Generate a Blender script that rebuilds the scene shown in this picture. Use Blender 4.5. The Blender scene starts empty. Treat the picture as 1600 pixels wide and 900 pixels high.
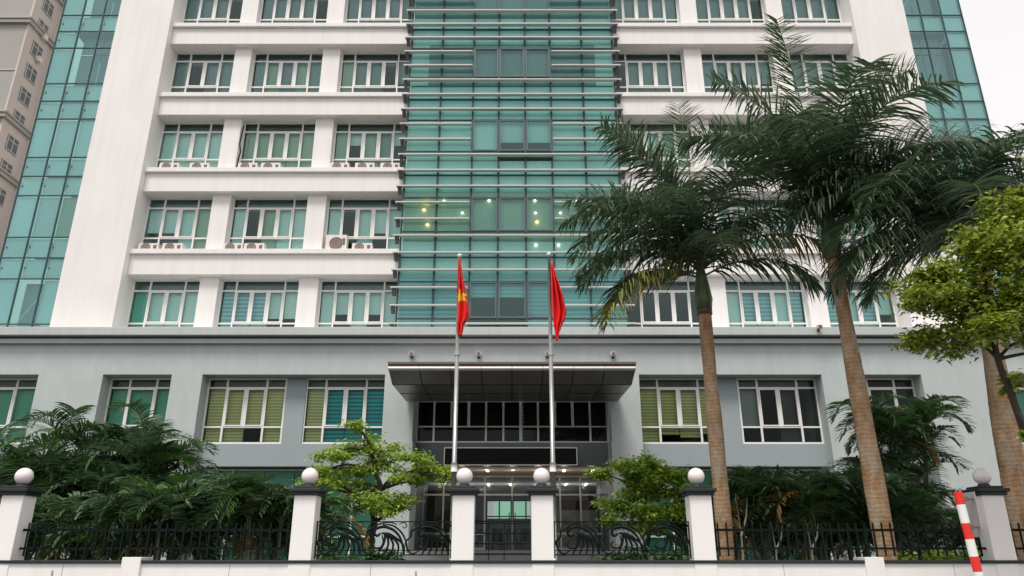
import bpy, math, random
from mathutils import Vector, Matrix
random.seed(7)
R = math.radians
sc = bpy.context.scene
col = sc.collection
# ------------------------------------------------------------------ camera
H = 1.5                      # eye height above the pavement
cam = bpy.data.cameras.new('camera'); camo = bpy.data.objects.new('camera', cam); col.objects.link(camo)
camo.location = (0, 0, H); camo.rotation_euler = (R(90 + 19.85), 0, 0)
cam.sensor_width = 36; cam.lens = 1155 / 1600 * 36; cam.clip_end = 3000; cam.clip_start = .1
sc.camera = camo
# ------------------------------------------------------------------ sky, sun, exposure
w = bpy.data.worlds.new('World'); sc.world = w; w.use_nodes = True
nt = w.node_tree; nt.nodes.clear()
sky = nt.nodes.new('ShaderNodeTexSky'); sky.sky_type = 'NISHITA'; sky.sun_disc = False
sky.sun_elevation = R(62); sky.sun_rotation = R(200); sky.dust_density = 6; sky.air_density = 1.5; sky.ozone_density = 1
hs = nt.nodes.new('ShaderNodeHueSaturation'); hs.inputs['Saturation'].default_value = .12
mx = nt.nodes.new('ShaderNodeMix'); mx.data_type = 'RGBA'; mx.inputs[0].default_value = .92
mx.inputs[7].default_value = (8.9, 8.6, 8.75, 1)          # the even cloud layer
cn = nt.nodes.new('ShaderNodeTexNoise'); cn.inputs['Scale'].default_value = 1.6; cn.inputs['Detail'].default_value = 5
cc = nt.nodes.new('ShaderNodeValToRGB'); cc.color_ramp.elements[0].color = (7.9, 7.65, 7.85, 1); cc.color_ramp.elements[1].color = (9.3, 9.0, 9.1, 1)
cc.color_ramp.elements[0].position = .3; cc.color_ramp.elements[1].position = .7
tcw = nt.nodes.new('ShaderNodeTexCoord'); nt.links.new(tcw.outputs['Generated'], cn.inputs[0]); nt.links.new(cn.outputs[0], cc.inputs[0]); nt.links.new(cc.outputs[0], mx.inputs[7])
bg = nt.nodes.new('ShaderNodeBackground'); bg.inputs[1].default_value = .0595
ow = nt.nodes.new('ShaderNodeOutputWorld')
nt.links.new(sky.outputs[0], hs.inputs['Color']); nt.links.new(hs.outputs[0], mx.inputs[6])
nt.links.new(mx.outputs[2], bg.inputs[0]); nt.links.new(bg.outputs[0], ow.inputs[0])
sl = bpy.data.lights.new('sun', 'SUN'); sl.energy = 1.5; sl.angle = R(18); sl.color = (1, .96, .90)
so = bpy.data.objects.new('sun', sl); col.objects.link(so)
so.rotation_euler = (R(90 - 62), 0, R(-20))             # sun stands behind the camera's left shoulder, high
sc.view_settings.view_transform = 'Standard'; sc.view_settings.look = 'None'; sc.view_settings.gamma = 1
sc.view_settings.exposure = 0.98
cy = sc.cycles
cy.max_bounces = 8; cy.diffuse_bounces = 4; cy.transparent_max_bounces = 16; cy.use_denoising = True
cy.sample_clamp_indirect = 6

# ------------------------------------------------------------------ materials
def mat(name, base, rough=.7, var=0., scale=3., metal=0., spec=.5, bump=0., bscale=40., stretch=(1, 1, 1), dark=None, emit=None):
    m = bpy.data.materials.new(name); m.use_nodes = True
    n = m.node_tree; b = n.nodes['Principled BSDF']
    b.inputs['Base Color'].default_value = (*base, 1); b.inputs['Roughness'].default_value = rough
    b.inputs['Metallic'].default_value = metal; b.inputs['Specular IOR Level'].default_value = spec
    if emit:
        b.inputs['Emission Color'].default_value = (*emit[0], 1); b.inputs['Emission Strength'].default_value = emit[1]
    tc = n.nodes.new('ShaderNodeTexCoord'); mp = n.nodes.new('ShaderNodeMapping')
    mp.inputs['Scale'].default_value = stretch; n.links.new(tc.outputs['Object'], mp.inputs[0])
    if var:
        no = n.nodes.new('ShaderNodeTexNoise'); no.inputs['Scale'].default_value = scale; no.inputs['Detail'].default_value = 6
        no.inputs['Roughness'].default_value = .65
        n.links.new(mp.outputs[0], no.inputs[0])
        cr = n.nodes.new('ShaderNodeValToRGB'); d = dark or tuple(c * (1 - var) for c in base)
        cr.color_ramp.elements[0].position = .32; cr.color_ramp.elements[0].color = (*d, 1)
        cr.color_ramp.elements[1].position = .62; cr.color_ramp.elements[1].color = (*base, 1)
        n.links.new(no.outputs[0], cr.inputs[0]); n.links.new(cr.outputs[0], b.inputs['Base Color'])
    if bump:
        n2 = n.nodes.new('ShaderNodeTexNoise'); n2.inputs['Scale'].default_value = bscale; n2.inputs['Detail'].default_value = 4
        bu = n.nodes.new('ShaderNodeBump'); bu.inputs['Strength'].default_value = bump; bu.inputs['Distance'].default_value = .02
        n.links.new(mp.outputs[0], n2.inputs[0]); n.links.new(n2.outputs[0], bu.inputs['Height']); n.links.new(bu.outputs[0], b.inputs['Normal'])
    return m

def render_wall(name, base, stain, amount=.35, streak=(1.3, 1.3, .12)):
    """painted render: large soft blotches plus fine rain streaks"""
    m = bpy.data.materials.new(name); m.use_nodes = True; n = m.node_tree; b = n.nodes['Principled BSDF']
    b.inputs['Roughness'].default_value = .82; b.inputs['Specular IOR Level'].default_value = .3
    tc = n.nodes.new('ShaderNodeTexCoord')
    def noise(sc_, scale, lo, hi):
        mp = n.nodes.new('ShaderNodeMapping'); mp.inputs['Scale'].default_value = sc_
        no = n.nodes.new('ShaderNodeTexNoise'); no.inputs['Scale'].default_value = scale; no.inputs['Detail'].default_value = 5; no.inputs['Roughness'].default_value = .6
        mr = n.nodes.new('ShaderNodeMapRange'); mr.inputs[1].default_value = lo; mr.inputs[2].default_value = hi
        n.links.new(tc.outputs['Object'], mp.inputs[0]); n.links.new(mp.outputs[0], no.inputs[0]); n.links.new(no.outputs[0], mr.inputs[0])
        return mr.outputs[0]
    a = noise(streak, 2.6, .44, .74); c = noise((1, 1, 1), .45, .4, .8)
    mu = n.nodes.new('ShaderNodeMath'); mu.operation = 'MULTIPLY_ADD'; mu.inputs[1].default_value = .55; n.links.new(a, mu.inputs[0])
    m2 = n.nodes.new('ShaderNodeMath'); m2.operation = 'MULTIPLY'; m2.inputs[1].default_value = .45; n.links.new(c, m2.inputs[0]); n.links.new(m2.outputs[0], mu.inputs[2])
    m3 = n.nodes.new('ShaderNodeMath'); m3.operation = 'MULTIPLY'; m3.inputs[1].default_value = amount; n.links.new(mu.outputs[0], m3.inputs[0])
    mi = n.nodes.new('ShaderNodeMix'); mi.data_type = 'RGBA'; mi.inputs[6].default_value = (*base, 1); mi.inputs[7].default_value = (*stain, 1)
    n.links.new(m3.outputs[0], mi.inputs[0]); n.links.new(mi.outputs[2], b.inputs['Base Color'])
    no = n.nodes.new('ShaderNodeTexNoise'); no.inputs['Scale'].default_value = 30; bu = n.nodes.new('ShaderNodeBump'); bu.inputs['Strength'].default_value = .12; bu.inputs['Distance'].default_value = .01
    n.links.new(tc.outputs['Object'], no.inputs[0]); n.links.new(no.outputs[0], bu.inputs['Height']); n.links.new(bu.outputs[0], b.inputs['Normal'])
    return m

def glass(name, tint, refl, base=.06, refl_rough=.015, wav=.02):
    m = bpy.data.materials.new(name); m.use_nodes = True; n = m.node_tree; n.nodes.clear()
    tr = n.nodes.new('ShaderNodeBsdfTransparent'); gl = n.nodes.new('ShaderNodeBsdfGlossy'); gl.inputs['Roughness'].default_value = refl_rough
    tr.inputs[0].default_value = (*tint, 1)
    gl.inputs[0].default_value = (*refl, 1)
    fr = n.nodes.new('ShaderNodeFresnel'); fr.inputs[0].default_value = 1.32
    ad = n.nodes.new('ShaderNodeMath'); ad.operation = 'ADD'; ad.inputs[1].default_value = base; ad.use_clamp = True
    mi = n.nodes.new('ShaderNodeMixShader'); o = n.nodes.new('ShaderNodeOutputMaterial')
    ge = n.nodes.new('ShaderNodeNewGeometry')
    # slight difference of tint from pane to pane
    mr = n.nodes.new('ShaderNodeMapRange'); mr.inputs[3].default_value = .90; mr.inputs[4].default_value = 1.0
    vm = n.nodes.new('ShaderNodeVectorMath'); vm.operation = 'SCALE'; vm.inputs[0].default_value = tint
    n.links.new(ge.outputs['Random Per Island'], mr.inputs[0]); n.links.new(mr.outputs[0], vm.inputs['Scale']); n.links.new(vm.outputs[0], tr.inputs[0])
    tc = n.nodes.new('ShaderNodeTexCoord'); no = n.nodes.new('ShaderNodeTexNoise'); no.inputs['Scale'].default_value = 1.1
    bu = n.nodes.new('ShaderNodeBump'); bu.inputs['Strength'].default_value = wav; bu.inputs['Distance'].default_value = .1
    n.links.new(tc.outputs['Object'], no.inputs[0]); n.links.new(no.outputs[0], bu.inputs['Height']); n.links.new(bu.outputs[0], gl.inputs['Normal'])
    n.links.new(fr.outputs[0], ad.inputs[0]); n.links.new(ad.outputs[0], mi.inputs[0])
    n.links.new(tr.outputs[0], mi.inputs[1]); n.links.new(gl.outputs[0], mi.inputs[2]); n.links.new(mi.outputs[0], o.inputs[0])
    return m

def leafmat(name, c0, c1, rough=.45, trans=.25, hi=None):
    m = bpy.data.materials.new(name); m.use_nodes = True; n = m.node_tree; b = n.nodes['Principled BSDF']
    ge = n.nodes.new('ShaderNodeNewGeometry'); cr = n.nodes.new('ShaderNodeValToRGB')
    cr.color_ramp.elements[0].color = (*c0, 1); cr.color_ramp.elements[1].color = (*c1, 1)
    if hi:
        e = cr.color_ramp.elements.new(.93); e.color = (*c1, 1); cr.color_ramp.elements[2].color = (*hi, 1)  # a few palest leaflets, highlight put into the leaf colour
    n.links.new(ge.outputs['Random Per Island'], cr.inputs[0])
    b.inputs['Roughness'].default_value = rough; b.inputs['Specular IOR Level'].default_value = .5
    t = n.nodes.new('ShaderNodeBsdfTranslucent'); mi = n.nodes.new('ShaderNodeMixShader'); mi.inputs[0].default_value = trans
    o = n.nodes['Material Output']
    n.links.new(cr.outputs[0], b.inputs['Base Color']); n.links.new(cr.outputs[0], t.inputs[0])
    n.links.new(b.outputs[0], mi.inputs[1]); n.links.new(t.outputs[0], mi.inputs[2]); n.links.new(mi.outputs[0], o.inputs[0])
    return m

def trunkmat(name, c0, c1, c2, ring=9.):
    m = bpy.data.materials.new(name); m.use_nodes = True; n = m.node_tree; b = n.nodes['Principled BSDF']; b.inputs['Roughness'].default_value = .85
    tc = n.nodes.new('ShaderNodeTexCoord')
    wv = n.nodes.new('ShaderNodeTexWave'); wv.bands_direction = 'Z'; wv.inputs['Scale'].default_value = ring / 6.28 * 2; wv.inputs['Distortion'].default_value = 5.5
    wv.inputs['Detail'].default_value = 3; wv.inputs['Detail Scale'].default_value = 1.2
    no = n.nodes.new('ShaderNodeTexNoise'); no.inputs['Scale'].default_value = 2.2; no.inputs['Detail'].default_value = 8; no.inputs['Roughness'].default_value = .72
    mp = n.nodes.new('ShaderNodeMapping'); mp.inputs['Scale'].default_value = (1.6, 1.6, .7)
    n.links.new(tc.outputs['Object'], mp.inputs[0]); n.links.new(mp.outputs[0], no.inputs[0]); n.links.new(tc.outputs['Object'], wv.inputs[0])
    cr = n.nodes.new('ShaderNodeValToRGB'); e = cr.color_ramp.elements
    e[0].position = .3; e[0].color = (*c0, 1); e[1].position = .7; e[1].color = (*c2, 1); k = e.new(.5); k.color = (*c1, 1)
    n.links.new(no.outputs[0], cr.inputs[0])
    mi = n.nodes.new('ShaderNodeMix'); mi.data_type = 'RGBA'; mi.blend_type = 'MULTIPLY'; mi.inputs[0].default_value = .42
    cw = n.nodes.new('ShaderNodeValToRGB'); cw.color_ramp.elements[0].position = .02; cw.color_ramp.elements[0].color = (.45, .40, .36, 1); cw.color_ramp.elements[1].position = .3; cw.color_ramp.elements[1].color = (1, 1, 1, 1)
    n.links.new(wv.outputs[0], cw.inputs[0]); n.links.new(cr.outputs[0], mi.inputs[6]); n.links.new(cw.outputs[0], mi.inputs[7]); l1 = n.nodes.new('ShaderNodeTexNoise'); l1.inputs['Scale'].default_value = 4.5; l1.inputs['Detail'].default_value = 9; l1.inputs['Roughness'].default_value = .75
    lm = n.nodes.new('ShaderNodeMapping'); lm.inputs['Scale'].default_value = (1.3, 1.3, .45); lm.inputs['Location'].default_value = (3, 1, 5)
    lr = n.nodes.new('ShaderNodeMapRange'); lr.inputs[1].default_value = .5; lr.inputs[2].default_value = .62; lr.inputs[4].default_value = .6
    l2 = n.nodes.new('ShaderNodeMix'); l2.data_type = 'RGBA'; l2.inputs[7].default_value = (.34, .315, .265, 1)
    n.links.new(tc.outputs['Object'], lm.inputs[0]); n.links.new(lm.outputs[0], l1.inputs[0]); n.links.new(l1.outputs[0], lr.inputs[0]); n.links.new(lr.outputs[0], l2.inputs[0])
    n.links.new(mi.outputs[2], l2.inputs[6]); n.links.new(l2.outputs[2], b.inputs['Base Color'])
    bu = n.nodes.new('ShaderNodeBump'); bu.inputs['Strength'].default_value = .3; bu.inputs['Distance'].default_value = .008
    ad = n.nodes.new('ShaderNodeMath'); ad.operation = 'ADD'; n.links.new(wv.outputs[0], ad.inputs[0]); n.links.new(no.outputs[0], ad.inputs[1])
    n.links.new(ad.outputs[0], bu.inputs['Height']); n.links.new(bu.outputs[0], b.inputs['Normal'])
    return m

M = {}
M['white'] = render_wall('white_render', (.84, .812, .79), (.54, .50, .46), .33, (1.6, 1.6, .10))
M['soffit'] = mat('soffit_render', (.62, .58, .55), .85, .15, 1.2)
M['fence_white'] = render_wall('white_paint', (.82, .80, .785), (.55, .52, .47), .38, (2, 2, .3))
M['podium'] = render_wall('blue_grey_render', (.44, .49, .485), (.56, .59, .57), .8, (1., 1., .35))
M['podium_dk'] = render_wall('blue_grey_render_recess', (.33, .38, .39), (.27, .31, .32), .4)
M['cornice'] = render_wall('cornice_render', (.50, .53, .52), (.34, .36, .35), .5)
M['slate'] = mat('dark_slate_panel', (.075, .095, .105), .5, .15, 2)
M['frame'] = mat('white_window_frame', (.80, .79, .76), .35)
M['frame_dk'] = mat('grey_window_frame', (.10, .135, .15), .4)
M['mullion'] = mat('dark_mullion', (.03, .07, .075), .4)
M['alu'] = mat('brushed_metal', (.45, .44, .42), .4, metal=.6)
M['fin'] = mat('louver_blade', (.58, .58, .55), .4)
M['bracket'] = mat('louver_bracket', (.09, .09, .10), .5)
M['inside'] = mat('room_wall', (.30, .31, .31), .9)
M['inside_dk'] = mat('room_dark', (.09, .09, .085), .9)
M['ceil'] = mat('room_ceiling', (.6, .58, .53), .9)
M['blind_mint'] = mat('blind_pale', (.88, .92, .89), .8, .05, 2, stretch=(1, 1, 8))
M['blind_sage'] = mat('blind_sage', (.58, .61, .48), .8, .12, 3, stretch=(8, 1, 1))
M['blind_grey'] = mat('blind_grey', (.38, .40, .41), .8, .1, 3, stretch=(8, 1, 1))
M['blind_blue'] = mat('blind_blue', (.50, .70, .76), .8, .15, 2, stretch=(1, 1, 14))
M['blind_cream'] = mat('blind_cream', (.62, .60, .36), .8, .25, 3, stretch=(1, 1, 16))
M['blind_teal'] = mat('blind_teal', (.05, .42, .42), .7, .2, 4, stretch=(10, 1, 1))
M['blind_green'] = mat('blind_green', (.20, .60, .46), .8, .2, 4, stretch=(10, 1, 1))
M['glass_up'] = glass('teal_glass', (.78, 1.0, .965), (.74, .95, .94), .05)
M['glass_side'] = glass('mint_glass', (.70, 1.0, .985), (.68, .97, .96), .12)
M['glass_mid'] = glass('curtain_glass', (.68, 1.0, .955), (.66, .96, .94), .08)
M['glass_low'] = glass('clear_grey_glass', (.78, .86, .80), (.7, .8, .8), .0)
M['glass_door'] = glass('lobby_glass', (.78, .84, .82), (.7, .75, .75), .0)
M['canopy_metal'] = mat('canopy_soffit_metal', (.21, .21, .20), .33, .2, 1.2, metal=.4)
M['canopy_rim'] = mat('canopy_rim_metal', (.66, .62, .58), .4, metal=.1)
M['canopy_top'] = mat('canopy_top_edge', (.14, .12, .11), .6)
M['black'] = mat('black_board', (.006, .005, .007), .5, spec=.15)
M['iron'] = mat('dark_green_iron', (.003, .008, .007), .55, spec=.15)
M['cap'] = mat('dark_cap_stone', (.008, .016, .015), .55, .2, 6)
M['globe'] = mat('frosted_globe', (.80, .735, .72), .3, .06, 3)
M['steel'] = mat('flagpole_steel', (.48, .48, .47), .38, .12, 4, metal=.7)
M['ac'] = mat('ac_casing', (.74, .71, .66), .5, .1, 4)
M['ac_dk'] = mat('ac_grille', (.16, .10, .085), .6)
M['red'] = mat('red_paint', (.75, .025, .015), .5)
M['wpaint'] = mat('white_paint_stripe', (.80, .80, .77), .5)
M['grey'] = mat('grey_plate', (.36, .34, .34), .55)
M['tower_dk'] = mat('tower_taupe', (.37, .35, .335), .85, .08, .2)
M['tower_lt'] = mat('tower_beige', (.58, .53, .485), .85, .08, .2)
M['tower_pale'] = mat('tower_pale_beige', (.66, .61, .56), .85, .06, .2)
M['tower_trim'] = mat('tower_trim', (.40, .385, .36), .85)
M['soil'] = mat('soil', (.05, .045, .03), .95, .4, 2)
M['pave'] = mat('pavement', (.25, .24, .23), .9, .2, 2, bump=.2)
M['asph'] = mat('asphalt', (.05, .05, .05), .9, .2, 5, bump=.3)
M['stone'] = mat('step_stone', (.24, .24, .235), .7, .2, 3)
M['lamp'] = mat('lamp_disc', (1, 1, 1), .5, emit=((1, .84, .62), 3))
M['lampy'] = mat('warm_lamp', (1, .9, .6), .5, emit=((1, .55, .14), 4))
M['tube'] = mat('lamp_tube', (1, 1, 1), .5, emit=((.95, .97, 1), 4))
M['royal'] = leafmat('royal_frond', (.03, .065, .036), (.125, .185, .095), .36, .28, (.30, .35, .24))
M['royal_y'] = leafmat('royal_frond_yellowing', (.10, .13, .03), (.36, .32, .07), .5, .25)
M['royal_n'] = leafmat('royal_frond_young', (.035, .085, .022), (.07, .14, .04), .42, .25)
M['rach'] = mat('frond_rib', (.10, .11, .05), .5)
M['royal_trunk'] = trunkmat('royal_trunk_bark', (.16, .085, .04), (.33, .20, .10), (.48, .38, .27), 13)
M['shaft'] = mat('crownshaft_green', (.075, .12, .04), .4, .35, 3, stretch=(3, 3, .4), dark=(.04, .065, .025))
M['shaft_dk'] = mat('crownshaft_base', (.10, .05, .045), .5, .3, 4)
M['areca'] = leafmat('areca_frond', (.026, .062, .03), (.12, .20, .085), .36, .25, (.22, .30, .18))
M['areca_g'] = leafmat('areca_frond_fresh', (.035, .10, .02), (.08, .19, .035), .4, .3)
M['areca_o'] = leafmat('areca_frond_dying', (.22, .14, .03), (.36, .24, .07), .6, .2)
M['areca_stem'] = mat('areca_stem', (.20, .19, .12), .6, .4, 6, stretch=(1, 1, 4))
M['lime'] = leafmat('lime_leaf', (.10, .17, .014), (.38, .44, .06), .40, .38, (.62, .64, .24))
M['lime2'] = leafmat('bright_leaf', (.16, .29, .03), (.42, .54, .08), .45, .4, (.58, .66, .16))
M['lime3'] = leafmat('shrub_leaf', (.10, .24, .025), (.38, .50, .06), .42, .4, (.55, .62, .16))
M['hedge'] = leafmat('low_leaf', (.02, .06, .012), (.07, .14, .025), .5, .25)
M['bark'] = mat('dark_bark', (.045, .035, .028), .9, .3, 6, bump=.4)
M['barkg'] = mat('grey_bark', (.17, .155, .13), .9, .3, 6, bump=.3)
M['flag'] = mat('flag_cloth', (.80, .010, .008), .75, .1, 6)
M['star'] = mat('flag_star', (.90, .62, .01), .75)
def slats(name, base, per_m, dark=.55):
    m = mat(name, base, .75); n = m.node_tree; b = n.nodes['Principled BSDF']
    tc = n.nodes.new('ShaderNodeTexCoord'); wv = n.nodes.new('ShaderNodeTexWave'); wv.bands_direction = 'Z'; wv.inputs['Scale'].default_value = per_m / 3.1416 * .5 * 3.1416 / 3.1416 * 3.1416 / 3.1416
    wv.inputs['Scale'].default_value = per_m * .314; wv.inputs['Distortion'].default_value = .4; wv.inputs['Detail Scale'].default_value = .6
    cr = n.nodes.new('ShaderNodeValToRGB'); cr.color_ramp.elements[0].color = (*[c * dark for c in base], 1); cr.color_ramp.elements[1].color = (*base, 1)
    cr.color_ramp.elements[0].position = .1; cr.color_ramp.elements[1].position = .45
    n.links.new(tc.outputs['Object'], wv.inputs[0]); n.links.new(wv.outputs[0], cr.inputs[0]); n.links.new(cr.outputs[0], b.inputs['Base Color'])
    return m
M['blind_cream'] = slats('blind_cream_slats', (.86, .84, .42), 9)
M['blind_teal'] = slats('blind_teal_slats', (.04, .62, .68), 7, .35)
M['blind_blue'] = slats('blind_blue_slats', (.56, .74, .80), 6, .6)
M['cloud_white'] = mat('curtain_fabric', (.55, .68, .55), .9)

# ------------------------------------------------------------------ mesh helpers
class MB:
    def __init__(s): s.v = []; s.f = []; s.m = []
    def face(s, pts, mi=0):
        k = len(s.v); s.v += [tuple(p) for p in pts]; s.f.append(tuple(range(k, k + len(pts)))); s.m.append(mi)
    def box(s, x0, x1, y0, y1, z0, z1, mi=0):
        if x0 > x1: x0, x1 = x1, x0
        k = len(s.v)
        s.v += [(x, y, z) for z in (z0, z1) for y in (y0, y1) for x in (x0, x1)]
        for q in ((0, 2, 3, 1), (4, 5, 7, 6), (0, 1, 5, 4), (2, 6, 7, 3), (0, 4, 6, 2), (1, 3, 7, 5)):
            s.f.append(tuple(k + i for i in q)); s.m.append(mi)
        return s
    def prism(s, prof, x0, x1, mi=0):
        """profile [(y,z)] extruded along x"""
        k = len(s.v); n = len(prof)
        s.v += [(x0, y, z) for y, z in prof] + [(x1, y, z) for y, z in prof]
        s.f.append(tuple(range(k, k + n))); s.m.append(mi); s.f.append(tuple(range(k + 2 * n - 1, k + n - 1, -1))); s.m.append(mi)
        for i in range(n):
            j = (i + 1) % n; s.f.append((k + i, k + n + i, k + n + j, k + j)); s.m.append(mi)
        return s
    def tube(s, pts, rad, seg=8, mi=0, cap=True):
        pts = [Vector(p) for p in pts]; n = len(pts)
        if not hasattr(rad, '__len__'): rad = [rad] * n
        k = len(s.v); up = None
        for i, p in enumerate(pts):
            t = (pts[min(i + 1, n - 1)] - pts[max(i - 1, 0)])
            if t.length < 1e-9: t = Vector((0, 0, 1))
            t.normalize()
            if up is None: up = Vector((0, 1, 0)) if abs(t.y) < .9 else Vector((1, 0, 0))
            a = t.cross(up).normalized(); b = a.cross(t).normalized(); up = b
            for j in range(seg):
                th = 2 * math.pi * j / seg; s.v.append(tuple(p + (a * math.cos(th) + b * math.sin(th)) * rad[i]))
        for i in range(n - 1):
            for j in range(seg):
                j2 = (j + 1) % seg; s.f.append((k + i * seg + j, k + i * seg + j2, k + (i + 1) * seg + j2, k + (i + 1) * seg + j)); s.m.append(mi)
        if cap:
            s.f.append(tuple(k + j for j in range(seg))); s.m.append(mi)
            s.f.append(tuple(k + (n - 1) * seg + j for j in range(seg - 1, -1, -1))); s.m.append(mi)
        return s
    def lathe(s, prof, seg=24, c=(0, 0, 0), mi=0):
        return s.tube([(c[0], c[1], c[2] + z) for r, z in prof], [max(r, 1e-4) for r, z in prof], seg, mi)
    def build(s, name, mats, parent=None, origin=(0, 0, 0), smooth=False, bevel=0):
        me = bpy.data.meshes.new(name)
        ox, oy, oz = origin
        me.from_pydata([(x - ox, y - oy, z - oz) for x, y, z in s.v], [], s.f)
        if not isinstance(mats, (list, tuple)): mats = [mats]
        for m_ in mats: me.materials.append(m_)
        me.polygons.foreach_set('material_index', s.m)
        if smooth: me.polygons.foreach_set('use_smooth', [True] * len(s.f))
        me.update()
        o = bpy.data.objects.new(name, me); col.objects.link(o)
        if parent: o.parent = parent
        else: o.location = origin
        if bevel:
            b = o.modifiers.new('bevel', 'BEVEL'); b.width = bevel; b.segments = 2; b.limit_method = 'ANGLE'; b.angle_limit = R(40)
        return o

def tag(o, label=None, cat=None, group=None, kind=None):
    if label: o['label'] = label
    if cat: o['category'] = cat
    if group: o['group'] = group
    if kind: o['kind'] = kind
    return o
def empty(name, loc=(0, 0, 0)):
    o = bpy.data.objects.new(name, None); col.objects.link(o); o.location = loc; o.empty_display_size = .3; return o
def copy_tree(o, parent=None):
    c = o.copy(); col.objects.link(c)
    if parent: c.parent = parent
    for ch in list(o.children): copy_tree(ch, c)
    return c

# ------------------------------------------------------------------ ground
g = MB(); g.face([(-600, -200, -.02), (600, -200, -.02), (600, 1500, -.02), (-600, 1500, -.02)])
tag(g.build('ground', M['soil']), kind='structure')
g = MB(); g.box(-60, 60, -14, 4.5, -.2, -.004); tag(g.build('road', M['asph']), kind='structure')
g = MB(); g.box(-60, 60, 4.5, 10.9, -.2, .12); tag(g.build('pavement', M['pave']), kind='structure')
g = MB(); g.box(-40, 40, 11.2, 24.6, .0, 1.1); tag(g.build('garden_bed', M['soil']), kind='structure')

# ================================================================== OFFICE BUILDING
BO = (0, 26.8, 0)
bld = empty('office_building', BO)
tag(bld, 'white office block with teal glass centre above a blue grey podium and dark entrance canopy', 'building')
def bp(mb, name, m, parent=None, smooth=False, bevel=0):
    return mb.build(name, m, parent or bld, BO, smooth, bevel)
FH = 3.62
LED = 11.33 + H            # top of the first white ledge
NFL = 5
TOPZ = LED + FH * 4 + 1.6
GR = 1.65                  # ground floor level of the building
for s in (-1, 1):
    a = MB(); a.box(s * 15.03, s * 17.37, 26.6, 34, 8.0 + H - .9, TOPZ + 1.2)
    bp(a, 'pier', M['white'])
# bands with ledges and soffits
for k in range(0, 5):
    for s in (-1, 1):
        zt = LED + FH * k
        a = MB(); a.box(s * 4.42, s * 15.028, 26.95, 27.72, zt - 1.04, zt - .2)
        a.box(s * 4.42, s * 15.2 if s < 0 else s * 15.2, 26.597, 27.70, zt - .2, zt) if False else a.box(s * 4.42, s * 15.06, 26.82, 27.70, zt - .198, zt)
        bp(a, 'spandrel_band', M['white'], bevel=.012)
a = MB(); a.box(-15.03, 15.03, 26.7, 34, TOPZ, TOPZ + 1.1); bp(a, 'roof_parapet', M['white'])
for s in (-1, 1):
    a = MB(); a.box(s * 4.42, s * 15.03, 27.0, 27.74, LED + FH * 4, TOPZ); bp(a, 'upper_wall', M['white'])
# columns between windows
def floor_range(k):      # k=-1..3: clear opening of the storey above ledge k (k=-1 : podium terrace)
    z0 = LED + FH * k; z1 = LED + FH * (k + 1) - 1.04
    return z0, z1
for k in range(-1, 4):
    z0, z1 = floor_range(k)
    for s in (-1, 1):
        for xa, xb in ((12.25, 11.52), (8.36, 7.6)):
            a = MB(); a.box(s * xa, s * xb, 27.22, 27.74, z0 - .15, z1 + .02); bp(a, 'column', M['white'])
# ---- generic window: part 'window' = frame; sub-parts pane, blind
def window(x0, x1, z0, z1, y, vs, tz, lz, parent=None, glassm='glass_up', blinds=None, fm='frame', cas=True, fw=.055, name='window'):
    """vs: list of vertical positions as fractions; first and last inner ones run full height"""
    if x0 > x1: x0, x1 = x1, x0
    W = x1 - x0
    f = MB()
    d0, d1 = y - .04, y + .04
    def bar(a0, a1, b0, b1, dp=0.): f.box(a0, a1, d0 - dp, d1, b0, b1)
    bar(x0, x0 + fw, z0, z1); bar(x1 - fw, x1, z0, z1)
    bar(x0 + fw, x1 - fw, z1 - fw, z1, .002); bar(x0 + fw, x1 - fw, z0, z0 + fw, .002)
    xs = [x0 + W * v for v in vs]
    for i, x in enumerate(xs):
        full = (i == 0 or i == len(xs) - 1)
        w_ = fw * .75 if full else fw * .7
        if full: bar(x - w_ / 1.4, x + w_ / 1.4, z0 + fw, z1 - fw, .012)
        else: bar(x - w_, x + w_, lz, tz, .006)
    segs = [(x0 + fw, xs[0] - .035), (xs[0] + .035, xs[-1] - .035), (xs[-1] + .035, x1 - fw)]
    for (p, q) in segs:
        if tz: bar(p, q, tz - .03, tz + .03)
        if lz: bar(p, q, lz - .03, lz + .03)
    if cas:           # opening casements carry a thicker sash in the middle
        cx = xs
        for i in range(len(cx) - 1):
            p, q = cx[i] + .038, cx[i + 1] - .038
            t_ = .045
            f.box(p, p + t_, d0 - .02, d0 + .03, lz + .03, tz - .03); f.box(q - t_, q, d0 - .02, d0 + .03, lz + .03, tz - .03)
            f.box(p + t_, q - t_, d0 - .02, d0 + .03, tz - .03 - t_, tz - .03); f.box(p + t_, q - t_, d0 - .02, d0 + .03, lz + .03, lz + .03 + t_)
    fo = bp(f, name, M[fm], parent)
    gl = MB()
    xx = [x0 + fw] + xs + [x1 - fw]
    for i in range(len(xx) - 1):
        gl.face([(xx[i], y, z0 + .02), (xx[i + 1], y, z0 + .02), (xx[i + 1], y, z1 - .02), (xx[i], y, z1 - .02)])
    bp(gl, 'pane', M[glassm], fo)
    if blinds:
        mats = []; b = MB()
        for i in range(len(xx) - 1):
            nm, drop = blinds[i % len(blinds)]
            if nm is None: continue
            if nm not in mats: mats.append(nm)
            zb = z1 - .05 - (z1 - z0 - .08) * drop; zt_b = (tz - .01) if cas else z1 - .04
            b.box(xx[i] + .012, xx[i + 1] - .012, y + .14 + .004 * i, y + .155 + .004 * i, zb, zt_b, mats.index(nm))
        if mats and cas:
            b.box(x0 + fw, x1 - fw, y + .30, y + .32, tz - .02, z1 - .02, len(mats)); mats.append('inside')  # darker strip added behind the top panes, standing for the soffit's shade
        if mats: bp(b, 'blind', [M[q] for q in mats], fo)
    return fo
rnd = random.Random(3)
VS4 = [.25, .5, .75]; VS5 = [.19, .395, .6, .8]
BAYS = [(15.03, 12.25, VS4), (11.52, 8.36, VS5), (7.6, 4.42, VS5)]
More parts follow.
